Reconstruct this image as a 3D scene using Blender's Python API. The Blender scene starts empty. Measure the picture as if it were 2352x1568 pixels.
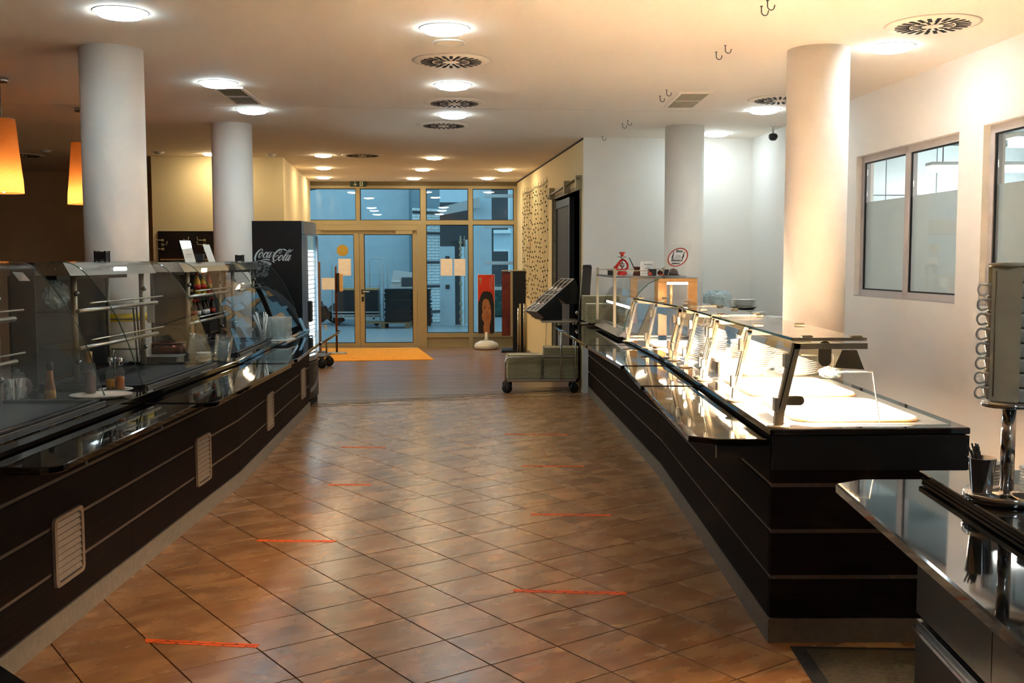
import bpy, math, random
from mathutils import Vector, Matrix
random.seed(7)
sc = bpy.context.scene
col = sc.collection
PI = math.pi; R = math.radians
sin, cos = math.sin, math.cos

# ------------------------------------------------------------------ camera, world, exposure
F, PITCH, ROLL, H = 2400.0, R(4.371), R(-0.1455), 1.57
cam = bpy.data.objects.new('camera', bpy.data.cameras.new('camera')); col.objects.link(cam)
cam.matrix_world = Matrix.Translation((0, 0, H)) @ Matrix.Rotation(PI/2 - PITCH, 4, 'X') @ Matrix.Rotation(ROLL, 4, 'Z')
cam.data.sensor_width = 36.0; cam.data.lens = 36.0*F/2352; cam.data.clip_start = .02; cam.data.clip_end = 200
sc.camera = cam
sc.view_settings.view_transform = 'Standard'; sc.view_settings.look = 'None'
sc.view_settings.gamma = 1.0; sc.view_settings.use_curve_mapping = False
sc.view_settings.exposure = 0.0
sc.cycles.transparent_max_bounces = 32
sc.cycles.max_bounces = 10
sc.cycles.sample_clamp_indirect = 0.0
w = bpy.data.worlds.new('sky'); sc.world = w; w.use_nodes = True
w.node_tree.nodes['Background'].inputs[0].default_value = (.27, .52, .66, 1)     # overcast blue dusk outside
w.node_tree.nodes['Background'].inputs[1].default_value = 2.5
COOL, WARM = (.74, .92, 1.0), (1.0, .80, .50)
L_COOL, L_WARM, L_HEAT, L_COLD, L_FRIDGE, L_PEND, L_OFFICE = 46.0, 72.0, 820.0, 14.0, 11.0, 70.0, 50.0

# ------------------------------------------------------------------ where a measured image point lies in the room
def ray(px, py):
    u, v = px - 1176, py - 784
    c, s = cos(ROLL), sin(ROLL); u, v = u*c + v*s, -u*s + v*c
    x, z = u/F, -v/F; c, s = cos(PITCH), sin(PITCH)
    return Vector((x, c + z*s, -s + z*c))
def G(px, py, z=0.0):                       # on the horizontal plane z
    d = ray(px, py); t = (z - H)/d.z; return Vector((d.x*t, d.y*t, z))
def V(px, py, Y):                           # on the frontal plane Y
    d = ray(px, py); t = Y/d.y; return Vector((d.x*t, Y, H + d.z*t))
def PL(px, py, p0, dr):                     # on a vertical plane through p0 along dr
    n = Vector((dr[1], -dr[0], 0)); d = ray(px, py); t = n.dot(Vector((p0[0], p0[1], 0)))/n.dot(d)
    return Vector((d.x*t, d.y*t, H + d.z*t))

# ------------------------------------------------------------------ mesh building
class MB:
    def __init__(s): s.v = []; s.f = []; s.m = []; s.sm = []; s.mi = 0
    def _add(s, vs, fs, smooth=False):
        b = len(s.v); s.v += [tuple(p) for p in vs]
        for f in fs: s.f.append([b + i for i in f]); s.m.append(s.mi); s.sm.append(smooth)
        return s
    def box(s, x0, x1, y0, y1, z0, z1, ch=0.0):
        if x1 < x0: x0, x1 = x1, x0
        if y1 < y0: y0, y1 = y1, y0
        if z1 < z0: z0, z1 = z1, z0
        return s.prism([(x0, y0), (x1, y0), (x1, y1), (x0, y1)], z0, z1, ch)
    def prism(s, poly, z0, z1, ch=0.0):     # convex or not, ccw outline in xy, chamfered top and bottom rims
        a = sum(poly[i][0]*poly[(i+1) % len(poly)][1] - poly[(i+1) % len(poly)][0]*poly[i][1] for i in range(len(poly)))
        if a < 0: poly = poly[::-1]
        n = len(poly)
        def inset(d):
            out = []
            for i in range(n):
                p, q, r = Vector(poly[i-1]), Vector(poly[i]), Vector(poly[(i+1) % n])
                e1 = (q-p).normalized(); e2 = (r-q).normalized()
                n1 = Vector((-e1.y, e1.x)); n2 = Vector((-e2.y, e2.x)); k = 1 + n1.dot(n2)
                o = (n1+n2)/max(k, .3); out.append((q.x + o.x*d, q.y + o.y*d))
            return out
        if ch > 0:
            inn = inset(ch); rings = [(inn, z0), (poly, z0+ch), (poly, z1-ch), (inn, z1)]
        else: rings = [(poly, z0), (poly, z1)]
        vs = [(x, y, z) for pl, z in rings for x, y in pl]; fs = [list(range(n))[::-1]]
        for k in range(len(rings)-1):
            for i in range(n): j = (i+1) % n; fs.append([k*n+i, k*n+j, (k+1)*n+j, (k+1)*n+i])
        b = (len(rings)-1)*n; fs.append([b+i for i in range(n)])
        return s._add(vs, fs)
    def hexa(s, p):                         # eight corners: bottom four, top four
        return s._add(p, [[3, 2, 1, 0], [4, 5, 6, 7], [0, 1, 5, 4], [1, 2, 6, 5], [2, 3, 7, 6], [3, 0, 4, 7]])
    def slab(s, a, b, th, z0, z1, off=0.0): # upright slab along a->b, thickness to the right hand side
        a, b = Vector(a[:2]), Vector(b[:2]); d = (b-a).normalized(); n = Vector((d.y, -d.x))
        p = [a+n*off, b+n*off, b+n*(off+th), a+n*(off+th)]
        return s.prism([tuple(q) for q in p], z0, z1)
    def tube(s, pts, r, n=8, cap=True, smooth=True):
        pts = [Vector(p) for p in pts]; rs = r if isinstance(r, (list, tuple)) else [r]*len(pts)
        vs = []; up = None
        for i, p in enumerate(pts):
            t = (pts[min(i+1, len(pts)-1)] - pts[max(i-1, 0)]).normalized()
            if up is None: up = Vector((0, 0, 1)) if abs(t.z) < .9 else Vector((1, 0, 0))
            x = up.cross(t)
            if x.length < 1e-5: x = Vector((1, 0, 0)).cross(t)
            x.normalize(); y = t.cross(x); up = y
            for k in range(n): a = 2*PI*k/n; vs.append(p + x*cos(a)*rs[i] + y*sin(a)*rs[i])
        fs = []
        for i in range(len(pts)-1):
            for k in range(n): j = (k+1) % n; fs.append([i*n+k, i*n+j, (i+1)*n+j, (i+1)*n+k])
        s._add(vs, fs, smooth)
        if cap:
            b = len(s.v) - len(vs)
            s.f.append([b+k for k in range(n)][::-1]); s.m.append(s.mi); s.sm.append(False)
            e = b + (len(pts)-1)*n; s.f.append([e+k for k in range(n)]); s.m.append(s.mi); s.sm.append(False)
        return s
    def lathe(s, prof, n=20, c=(0, 0, 0), smooth=True, axis=None):
        vs = []; fs = []; m = len(prof)
        for r, z in prof:
            for k in range(n): a = 2*PI*k/n; vs.append(Vector((cos(a)*r, sin(a)*r, z)))
        for i in range(m-1):
            for k in range(n): j = (k+1) % n; fs.append([i*n+k, i*n+j, (i+1)*n+j, (i+1)*n+k])
        if prof[0][0] > 1e-6: fs.append(list(range(n))[::-1])
        if prof[-1][0] > 1e-6: fs.append([(m-1)*n+k for k in range(n)])
        if axis is not None: vs = [axis @ v for v in vs]
        c = Vector(c); return s._add([v + c for v in vs], fs, smooth)
    def strip(s, a, b, th=0.0):             # ribbon between two polylines; th > 0 gives a sheet of that thickness
        a = [Vector(p) for p in a]; b = [Vector(p) for p in b]; n = len(a)
        if th <= 0: return s._add(a+b, [[i, i+1, n+i+1, n+i] for i in range(n-1)], True)
        nn = []
        for i in range(n):
            t = a[min(i+1, n-1)] - a[max(i-1, 0)]; nn.append(t.cross(b[i]-a[i]).normalized()*th)
        a2 = [a[i]+nn[i] for i in range(n)]; b2 = [b[i]+nn[i] for i in range(n)]
        fs = []
        for i in range(n-1):
            fs += [[i+1, i, n+i, n+i+1], [2*n+i, 2*n+i+1, 3*n+i+1, 3*n+i], [i, i+1, 2*n+i+1, 2*n+i], [n+i+1, n+i, 3*n+i, 3*n+i+1]]
        fs += [[0, 2*n, 3*n, n], [n-1, 2*n-1, 4*n-1, 3*n-1]]
        return s._add(a+b+a2+b2, fs)
    def xf(s, M):
        s.v = [tuple(M @ Vector(p)) for p in s.v]; return s
    def mesh(s, name, mats):
        me = bpy.data.meshes.new(name); me.from_pydata(s.v, [], s.f); me.validate(verbose=False)
        for m in (mats if isinstance(mats, (list, tuple)) else [mats]): me.materials.append(m)
        if len(me.polygons) == len(s.f):
            me.polygons.foreach_set('material_index', s.m); me.polygons.foreach_set('use_smooth', s.sm)
        me.update(); return me

def tag(o, label=None, cat=None, group=None, kind=None):
    if label: o['label'] = label
    if cat: o['category'] = cat
    if group: o['group'] = group
    if kind: o['kind'] = kind
    return o
def obj(name, mb, mats, parent=None, label=None, cat=None, group=None, kind=None, loc=None, rz=0.0, world=False):
    me = mb.mesh(name, mats) if isinstance(mb, MB) else mb
    o = bpy.data.objects.new(name, me); col.objects.link(o)
    if world and parent is not None:
        M = Matrix.Translation(parent.location) @ Matrix.Rotation(parent.rotation_euler.z, 4, 'Z')
        if parent.parent is not None:
            g = parent.parent; M = Matrix.Translation(g.location) @ Matrix.Rotation(g.rotation_euler.z, 4, 'Z') @ M
        me.transform(M.inverted())
    if parent is not None: o.parent = parent
    if loc is not None: o.location = loc
    if rz: o.rotation_euler.z = rz
    return tag(o, label, cat, group, kind)
def thing(name, label, cat, loc=(0, 0, 0), rz=0.0, group=None):
    o = bpy.data.objects.new(name, None); col.objects.link(o); o.empty_display_size = .1
    o.location = loc; o.rotation_euler.z = rz
    return tag(o, label, cat, group)
def dup(root, loc, rz=0.0, label=None, group=None, scale=None):
    def cp(o, par):
        c = o.copy(); col.objects.link(c); c.parent = par
        for ch in list(o.children): cp(ch, c)
        return c
    r = cp(root, None); r.location = loc; r.rotation_euler.z = rz
    if scale: r.scale = scale
    if label: r['label'] = label
    if group: r['group'] = group
    return r
def struct(name, mb, m, parent=None):
    return obj(name, mb, m, parent, kind='structure')
def arc(cx, cy, r, a0, a1, n=8):
    return [(cx + r*cos(a0+(a1-a0)*i/n), cy + r*sin(a0+(a1-a0)*i/n)) for i in range(n+1)]
def rrect(x0, x1, y0, y1, r, n=4):
    return arc(x1-r, y1-r, r, 0, PI/2, n) + arc(x0+r, y1-r, r, PI/2, PI, n) + arc(x0+r, y0+r, r, PI, 1.5*PI, n) + arc(x1-r, y0+r, r, 1.5*PI, 2*PI, n)
ONES = 'zeroth topmost second third fourth fifth sixth seventh eighth ninth tenth eleventh twelfth thirteenth fourteenth fifteenth sixteenth seventeenth eighteenth nineteenth twentieth'.split()
def nth(k):                                  # place in a stack, counted down from the top (1 = topmost)
    if k <= 20: return ONES[k]
    return ('twenty' if k < 30 else 'thirty') + '-' + ['', 'first'][k % 10 == 1] + ('' if k % 10 == 1 else ONES[k % 10]) if k % 10 else 'thirtieth'
def from_top(what, k, n):
    return ('topmost ' + what) if k == n-1 else ('bottom ' + what if k == 0 else '%s, %s from the top' % (what, nth(n-k)))
def lerp(pts, y):                           # piecewise linear lookup (y, x)
    if y <= pts[0][0]: return pts[0][1]
    for (a, b), (c, d) in zip(pts, pts[1:]):
        if y <= c: return b + (d-b)*(y-a)/(c-a)
    return pts[-1][1]

# ------------------------------------------------------------------ materials
def lin(c):
    return tuple((x/12.92 if x <= .04045 else ((x+.055)/1.055)**2.4) for x in (v/255 for v in c))
def mat(name, rgb, rough=.5, metal=0.0, var=.08, scale=18.0, bump=0.0, spec=.5, stretch=None, rr=0.0, emit=None, coat=0.0):
    m = bpy.data.materials.new(name); m.use_nodes = True; nt = m.node_tree; N, Lk = nt.nodes, nt.links
    b = N['Principled BSDF']; c = lin(rgb)
    b.inputs['Roughness'].default_value = rough; b.inputs['Metallic'].default_value = metal
    b.inputs['Specular IOR Level'].default_value = spec; b.inputs['Coat Weight'].default_value = coat
    tc = N.new('ShaderNodeTexCoord'); mp = N.new('ShaderNodeMapping'); nz = N.new('ShaderNodeTexNoise')
    Lk.new(tc.outputs['Object'], mp.inputs[0]); Lk.new(mp.outputs[0], nz.inputs['Vector'])
    if stretch: mp.inputs['Scale'].default_value = stretch
    nz.inputs['Scale'].default_value = scale; nz.inputs['Detail'].default_value = 5
    rp = N.new('ShaderNodeValToRGB'); Lk.new(nz.outputs[0], rp.inputs[0])
    rp.color_ramp.elements[0].position = .3; rp.color_ramp.elements[1].position = .7
    rp.color_ramp.elements[0].color = tuple(x*(1-var) for x in c) + (1,)
    rp.color_ramp.elements[1].color = tuple(min(1, x*(1+var)) for x in c) + (1,)
    Lk.new(rp.outputs[0], b.inputs['Base Color'])
    if bump:
        bp = N.new('ShaderNodeBump'); bp.inputs['Strength'].default_value = bump; bp.inputs['Distance'].default_value = .004
        Lk.new(nz.outputs[0], bp.inputs['Height']); Lk.new(bp.outputs[0], b.inputs['Normal'])
    if rr:
        mr = N.new('ShaderNodeMapRange'); mr.inputs['To Min'].default_value = max(.02, rough-rr); mr.inputs['To Max'].default_value = rough+rr
        Lk.new(nz.outputs[0], mr.inputs[0]); Lk.new(mr.outputs[0], b.inputs['Roughness'])
    if emit:
        b.inputs['Emission Color'].default_value = tuple(emit[0]) + (1,); b.inputs['Emission Strength'].default_value = emit[1]
    return m
def emission(name, rgb, st):
    m = bpy.data.materials.new(name); m.use_nodes = True; N = m.node_tree.nodes; N.clear()
    e = N.new('ShaderNodeEmission'); o = N.new('ShaderNodeOutputMaterial')
    e.inputs[0].default_value = tuple(rgb)+(1,); e.inputs[1].default_value = st
    m.node_tree.links.new(e.outputs[0], o.inputs[0]); return m
def glass(name, tint=(.97, .99, .98), ior=1.5, rough=0.0, haze=0.0, hz=(.8, .85, .9), refl=1.0):
    m = bpy.data.materials.new(name); m.use_nodes = True; N, Lk = m.node_tree.nodes, m.node_tree.links; N.clear()
    t = N.new('ShaderNodeBsdfTransparent'); t.inputs[0].default_value = tuple(tint)+(1,)
    g = N.new('ShaderNodeBsdfGlossy'); g.inputs['Roughness'].default_value = rough
    lw = N.new('ShaderNodeLayerWeight'); lw.inputs[0].default_value = .5; pw = N.new('ShaderNodeMath'); pw.operation = 'POWER'; pw.inputs[1].default_value = 5.0
    Lk.new(lw.outputs['Facing'], pw.inputs[0]); f = N.new('ShaderNodeMath'); f.operation = 'MULTIPLY_ADD'; r0 = .5*((ior-1)/(ior+1))**2     # thin sheet: Schlick, the same from both sides
    f.inputs[1].default_value = (1-r0)*refl; f.inputs[2].default_value = r0*refl; Lk.new(pw.outputs[0], f.inputs[0])
    x = N.new('ShaderNodeMixShader'); o = N.new('ShaderNodeOutputMaterial')
    src = t.outputs[0]
    if haze > 0:
        d = N.new('ShaderNodeBsdfDiffuse'); d.inputs[0].default_value = tuple(hz)+(1,)
        y = N.new('ShaderNodeMixShader'); y.inputs[0].default_value = haze
        nz = N.new('ShaderNodeTexNoise'); nz.inputs['Scale'].default_value = 6.0
        mr = N.new('ShaderNodeMapRange'); mr.inputs['To Min'].default_value = haze*.6; mr.inputs['To Max'].default_value = haze*1.4
        Lk.new(nz.outputs[0], mr.inputs[0]); Lk.new(mr.outputs[0], y.inputs[0])
        Lk.new(t.outputs[0], y.inputs[1]); Lk.new(d.outputs[0], y.inputs[2]); src = y.outputs[0]
    Lk.new(f.outputs[0], x.inputs[0]); Lk.new(src, x.inputs[1]); Lk.new(g.outputs[0], x.inputs[2]); Lk.new(x.outputs[0], o.inputs[0])
    return m
def film(name, rgb):                        # frosted privacy film: scatters light on both sides
    m = bpy.data.materials.new(name); m.use_nodes = True; N, Lk = m.node_tree.nodes, m.node_tree.links; N.clear()
    a = N.new('ShaderNodeBsdfTranslucent'); d = N.new('ShaderNodeBsdfDiffuse'); x = N.new('ShaderNodeMixShader'); o = N.new('ShaderNodeOutputMaterial')
    nz = N.new('ShaderNodeTexNoise'); nz.inputs['Scale'].default_value = 3.0; rp = N.new('ShaderNodeValToRGB')
    c = lin(rgb); rp.color_ramp.elements[0].color = tuple(v*.94 for v in c)+(1,); rp.color_ramp.elements[1].color = c+(1,)
    Lk.new(nz.outputs[0], rp.inputs[0]); Lk.new(rp.outputs[0], a.inputs[0]); Lk.new(rp.outputs[0], d.inputs[0]); x.inputs[0].default_value = .3
    Lk.new(a.outputs[0], x.inputs[1]); Lk.new(d.outputs[0], x.inputs[2]); Lk.new(x.outputs[0], o.inputs[0]); return m
M = {}
M['wall'] = mat('painted plaster', (236, 230, 222), .75, bump=.06, scale=160, var=.02)
M['ceil'] = mat('ceiling paint', (238, 226, 212), .8, bump=.05, scale=140, var=.02)
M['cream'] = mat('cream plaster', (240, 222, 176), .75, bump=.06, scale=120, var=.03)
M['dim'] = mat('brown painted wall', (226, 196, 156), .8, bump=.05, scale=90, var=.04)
M['grout'] = mat('dark grout', (34, 25, 20), .9, var=.2, scale=40)
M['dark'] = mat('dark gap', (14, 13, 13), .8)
M['wenge'] = mat('wenge laminate', (31, 21, 17), .7, spec=.06, var=.25, scale=9, stretch=(1, .12, 14), bump=.03)
M['black'] = mat('black lacquer', (17, 16, 17), .38, var=.15)
M['blackm'] = mat('matt black plastic', (22, 23, 26), .55, var=.15)
M['granite'] = mat('polished black stone', (13, 13, 14), .045, var=.6, scale=220, spec=.75)
M['blackglass'] = mat('black glass slide', (9, 10, 12), .03, var=.3, spec=.8)
M['kick'] = mat('grey laminate kick plate', (128, 117, 104), .6, spec=.3, var=.12, scale=30, bump=.03)
M['vent'] = mat('beige louvre', (150, 132, 116), .45, metal=.2, var=.06, scale=40)
M['groove'] = mat('brushed groove strip', (112, 97, 84), .5, metal=.15, spec=.2, var=.12, scale=40, stretch=(1, .05, 1))
M['steel'] = mat('brushed stainless steel', (190, 186, 178), .3, metal=1, var=.07, scale=60, stretch=(1, .04, 1), rr=.06)
M['holder'] = mat('olive grey holder', (112, 103, 82), .5)
M['steelb'] = mat('satin steel bar', (178, 164, 140), .36, metal=.45, var=.06, scale=70, rr=.05)
M['chrome'] = mat('polished chrome', (200, 200, 202), .09, metal=1, var=.05)
M['dsteel'] = mat('dull dark steel', (92, 92, 94), .4, metal=.9, var=.1, scale=40)
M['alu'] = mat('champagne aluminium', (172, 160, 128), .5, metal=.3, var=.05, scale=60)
M['alud'] = mat('shaded aluminium lintel', (110, 98, 72), .5, metal=.4, var=.08)  # alu again, darkened: shade put into the colour
M['rubber'] = mat('black gasket rubber', (10, 11, 12), .6)
M['white'] = mat('white ceramic', (236, 233, 226), .14, var=.02, spec=.5)
M['whitem'] = mat('white plastic', (232, 230, 224), .45, var=.03)
M['paper'] = mat('white paper', (238, 236, 234), .7, var=.03)
M['peach'] = mat('paper taped to glass', (246, 240, 238), .8, var=.05)
M['traym'] = mat('cream tray plastic', (214, 202, 168), .5, var=.06)
M['lidw'] = mat('white enamelled lid', (246, 244, 238), .35, var=.02)
M['copper'] = mat('warm copper steel frame', (196, 150, 96), .34, metal=.6, var=.1)
M['orange'] = mat('orange marking tape', (255, 104, 34), .6, spec=.2, var=.12, scale=70)
M['ink'] = mat('black print', (26, 24, 26), .6)
M['inkg'] = mat('grey print', (110, 112, 120), .6)
M['red'] = mat('red glass', (190, 34, 24), .12, var=.2, spec=.7)
M['redp'] = mat('red print', (196, 60, 34), .5)
M['posterred'] = mat('poster red', (206, 52, 20), .45, var=.15, scale=4)
M['hair'] = mat('dark print of hair', (26, 22, 24), .5)
M['skin'] = mat('brown print of a face', (176, 116, 72), .5, var=.2, scale=12)
M['yellow'] = mat('yellow coir mat', (236, 158, 22), .9, var=.2, scale=30, bump=.3)
M['mat'] = mat('ribbed grey mat', (82, 74, 58), .95, var=.5, scale=60, stretch=(1, 3, 1), bump=.5)
M['matb'] = mat('black mat border', (12, 16, 20), .75)
M['amber'] = mat('amber vinegar', (190, 110, 22), .15, var=.3)
M['olive'] = mat('yellow oil', (206, 150, 26), .12, var=.2)
M['pepper'] = mat('dark spice', (66, 30, 24), .7, var=.6, scale=120)
M['wood'] = mat('light wood', (196, 150, 96), .5, var=.15, scale=10, stretch=(1, 6, 1))
M['brownpot'] = mat('brown copper pot', (92, 46, 32), .25, metal=.6, var=.2)
M['green'] = mat('exit sign green', (12, 46, 34), .4)
M['glow'] = mat('pale pictogram', (196, 206, 186), .5)
M['blue'] = mat('pale lobby paint', (186, 200, 208), .7, var=.04, scale=5)
M['lobbyfloor'] = mat('pale lobby floor', (146, 152, 156), .35, var=.06, scale=5)
M['brick'] = mat('white painted brick', (222, 226, 226), .75, var=.08, scale=20, bump=.1)
M['steelgrey'] = mat('dark grey steel panel', (60, 62, 66), .55, var=.12, scale=3)
M['crate'] = mat('black plastic crate', (24, 24, 27), .5, var=.3)
M['bag'] = mat('black bin bag', (16, 17, 20), .35, var=.3, bump=.6, scale=14)
M['pallet'] = mat('pallet timber', (120, 94, 66), .8, var=.2, scale=12)
M['winframe'] = mat('grey window frame', (186, 178, 176), .5, var=.03)
M['tileoff'] = mat('pale wall tile', (206, 222, 226), .3, var=.02)
M['cupw'] = mat('cream enamelled sheet', (236, 230, 204), .38, var=.02)
M['glass'] = glass('clear glass', (.97, .985, .98))
M['gedge'] = glass('greenish glass edge', (.45, .62, .52), haze=.25, hz=(.16, .24, .20))
M['pane'] = glass('window pane', (.94, .96, .96), 1.55)
M['sneeze'] = glass('curved guard glass', (.95, .97, .97), 1.5, haze=.003, refl=.42)
M['clear'] = glass('clear plastic', (.93, .95, .95), 1.45, haze=.075, hz=(.9, .92, .92))
M['wrap'] = glass('plastic wrap', (.8, .88, .9), 1.5, rough=.12, haze=.4, hz=(.75, .85, .88))
M['film'] = film('frosted film', (216, 216, 212))
M['cool'] = emission('cool white lamp', COOL, L_COOL)
M['warm'] = emission('warm white lamp', WARM, L_WARM)
M['heat'] = emission('heat lamp tube', (1.0, .71, .46), L_HEAT)
M['heatlow'] = emission('weaker heat lamp tube', (1.0, .76, .55), L_HEAT*.25)
M['tube'] = emission('white strip lamp', (1.0, .93, .82), L_COLD)
M['fridgeled'] = emission('fridge light', (.72, .92, 1.0), L_FRIDGE)
M['office'] = emission('office lamp', (1.0, .97, .92), L_OFFICE)
M['bulb'] = emission('pendant bulb', (1, .74, .42), L_PEND)
M['led'] = emission('tiny white lamp', (1, .95, .85), 6)

def tile_mat():
    m = bpy.data.materials.new('terracotta floor tile'); m.use_nodes = True; N, Lk = m.node_tree.nodes, m.node_tree.links; b = N['Principled BSDF']
    g = N.new('ShaderNodeNewGeometry'); tc = N.new('ShaderNodeTexCoord'); mp = N.new('ShaderNodeMapping')
    ad = N.new('ShaderNodeVectorMath'); ad.operation = 'SCALE'; cb = N.new('ShaderNodeCombineXYZ')
    for k in range(3): Lk.new(g.outputs['Random Per Island'], cb.inputs[k])
    ad.inputs['Scale'].default_value = 37.0; Lk.new(cb.outputs[0], ad.inputs[0]); Lk.new(ad.outputs[0], mp.inputs['Location'])
    oi = N.new('ShaderNodeObjectInfo')
    a2 = N.new('ShaderNodeMath'); a2.operation = 'MULTIPLY_ADD'; a2.inputs[1].default_value = 91.0; Lk.new(oi.outputs['Random'], a2.inputs[0]); Lk.new(g.outputs['Random Per Island'], a2.inputs[2])
    for k in range(3): Lk.new(a2.outputs[0], cb.inputs[k])
    mp.inputs['Scale'].default_value = (2.4, 5.5, 1); Lk.new(tc.outputs['Object'], mp.inputs[0])
    n1 = N.new('ShaderNodeTexNoise'); n1.inputs['Scale'].default_value = 1.2; n1.inputs['Detail'].default_value = 5; Lk.new(mp.outputs[0], n1.inputs['Vector'])
    rp = N.new('ShaderNodeValToRGB'); Lk.new(n1.outputs[0], rp.inputs[0])
    rp.color_ramp.elements[0].position = .32; rp.color_ramp.elements[1].position = .68
    rp.color_ramp.elements[0].color = lin((160, 110, 70))+(1,); rp.color_ramp.elements[1].color = lin((188, 138, 90))+(1,)
    n2 = N.new('ShaderNodeTexNoise'); n2.inputs['Scale'].default_value = 90; Lk.new(tc.outputs['Object'], n2.inputs['Vector'])
    hs = N.new('ShaderNodeHueSaturation'); Lk.new(rp.outputs[0], hs.inputs['Color'])
    mr = N.new('ShaderNodeMapRange'); mr.inputs['To Min'].default_value = .93; mr.inputs['To Max'].default_value = 1.07
    fr = N.new('ShaderNodeMath'); fr.operation = 'FRACT'; Lk.new(a2.outputs[0], fr.inputs[0]); Lk.new(fr.outputs[0], mr.inputs[0]); Lk.new(mr.outputs[0], hs.inputs['Value'])
    Lk.new(hs.outputs[0], b.inputs['Base Color'])
    m2 = N.new('ShaderNodeMapRange'); m2.inputs['To Min'].default_value = .2; m2.inputs['To Max'].default_value = .34; Lk.new(n1.outputs[0], m2.inputs[0]); Lk.new(m2.outputs[0], b.inputs['Roughness'])
    bp = N.new('ShaderNodeBump'); bp.inputs['Strength'].default_value = .08; bp.inputs['Distance'].default_value = .003; Lk.new(n2.outputs[0], bp.inputs['Height']); Lk.new(bp.outputs[0], b.inputs['Normal'])
    b.inputs['Specular IOR Level'].default_value = .5
    return m
M['tile'] = tile_mat()
def plank_mat():
    m = bpy.data.materials.new('worn oak planks'); m.use_nodes = True; N, Lk = m.node_tree.nodes, m.node_tree.links; b = N['Principled BSDF']
    g = N.new('ShaderNodeNewGeometry'); tc = N.new('ShaderNodeTexCoord'); mp = N.new('ShaderNodeMapping'); mp.inputs['Scale'].default_value = (1.2, 22, 1)
    Lk.new(tc.outputs['Object'], mp.inputs[0]); n1 = N.new('ShaderNodeTexNoise'); n1.inputs['Scale'].default_value = 2.5; n1.inputs['Detail'].default_value = 6; Lk.new(mp.outputs[0], n1.inputs['Vector'])
    rp = N.new('ShaderNodeValToRGB'); Lk.new(n1.outputs[0], rp.inputs[0]); rp.color_ramp.elements[0].position = .3; rp.color_ramp.elements[1].position = .72
    rp.color_ramp.elements[0].color = lin((104, 74, 50))+(1,); rp.color_ramp.elements[1].color = lin((160, 122, 88))+(1,)
    hs = N.new('ShaderNodeHueSaturation'); Lk.new(rp.outputs[0], hs.inputs['Color']); mr = N.new('ShaderNodeMapRange'); mr.inputs['To Min'].default_value = .75; mr.inputs['To Max'].default_value = 1.2
    Lk.new(g.outputs['Random Per Island'], mr.inputs[0]); Lk.new(mr.outputs[0], hs.inputs['Value']); Lk.new(hs.outputs[0], b.inputs['Base Color'])
    b.inputs['Roughness'].default_value = .3
    return m
M['plank'] = plank_mat()
def shade_mat():                             # thin banded shade, lit from inside by its bulb
    m = film('amber pendant shade', (255, 176, 70)); N, Lk = m.node_tree.nodes, m.node_tree.links
    tc = N.new('ShaderNodeTexCoord'); wv = N.new('ShaderNodeTexWave'); wv.bands_direction = 'Z'; wv.inputs['Scale'].default_value = 26; wv.inputs['Distortion'].default_value = 2.5
    Lk.new(tc.outputs['Object'], wv.inputs['Vector']); rp = [n for n in N if n.type == 'VALTORGB'][0]; Lk.new(wv.outputs[0], rp.inputs[0])
    rp.color_ramp.elements[0].color = lin((220, 132, 56))+(1,); rp.color_ramp.elements[1].color = lin((250, 184, 112))+(1,)
    return m
M['shade'] = shade_mat()

def text(name, body, size, loc, rot, m, parent=None, align='CENTER', bold=0.0, thick=.0008, sx=1.0, shear=0.0):
    cu = bpy.data.curves.new(name, 'FONT'); cu.body = body; cu.size = size; cu.align_x = align; cu.align_y = 'CENTER'
    cu.extrude = thick; cu.offset = bold; cu.resolution_u = 2; cu.shear = shear
    t = bpy.data.objects.new(name, cu); col.objects.link(t)
    dg = bpy.context.evaluated_depsgraph_get(); me = bpy.data.meshes.new_from_object(t.evaluated_get(dg))
    bpy.data.objects.remove(t); me.name = name; me.materials.clear(); me.materials.append(m)
    Mx = Matrix.Translation(loc) @ rot.to_4x4() @ Matrix.Diagonal((sx, 1, 1, 1)); me.transform(Mx)
    return obj(name, me, m, parent, world=parent is not None)
def basis(xa, za):                           # rotation whose local x is xa and whose local z (the face normal) is za
    xa = Vector(xa).normalized(); za = Vector(za).normalized(); ya = za.cross(xa)
    return Matrix((xa, ya, za)).transposed()

# ================================================================== THE SETTING
HC = 3.02
LXP = [(3.7, -1.915), (7.25, -1.915), (10.95, -2.135)]      # front face of the left counter: y -> x
RXP = [(4.207, 1.055), (7.55, 1.078), (12.3, .90)]          # front face of the right counter
lx = lambda y: lerp(LXP, y)
rx = lambda y: lerp(RXP, y)
woodline = lambda x: 11.353 + (x + 2.104)*.5013              # where tiles meet planks

# floor ------------------------------------------------------------------------------
floor = struct('floor', MB().box(-10, 3.5, -5, 19.4, -.12, -.008), M['grout'])
TH, TS = .62965, .3333; OX, OY = -.2825, 4.2441
ta, tb = (cos(TH)*TS, sin(TH)*TS), (sin(TH)*TS, -cos(TH)*TS)
def tile_mb(dx=0.0, dy=0.0):
    h, g, c = TS/2, .0026, .001; vs = []
    for r, z in ((h-g, -.009), (h-g, -.001), (h-g-c, 0)):
        for sx, sy in ((-1, -1), (1, -1), (1, 1), (-1, 1)): vs.append((sx*r, sy*r, z))
    fs = [[8, 9, 10, 11]]
    for k in (0, 4):
        for i in range(4): j = (i+1) % 4; fs.append([k+i, k+j, k+4+j, k+4+i])
    return vs, fs
tv, tf = tile_mb(); m0 = MB(); m0._add(tv, tf); tile_me = m0.mesh('tile', M['tile'])
cand = []
rest = MB()
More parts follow.
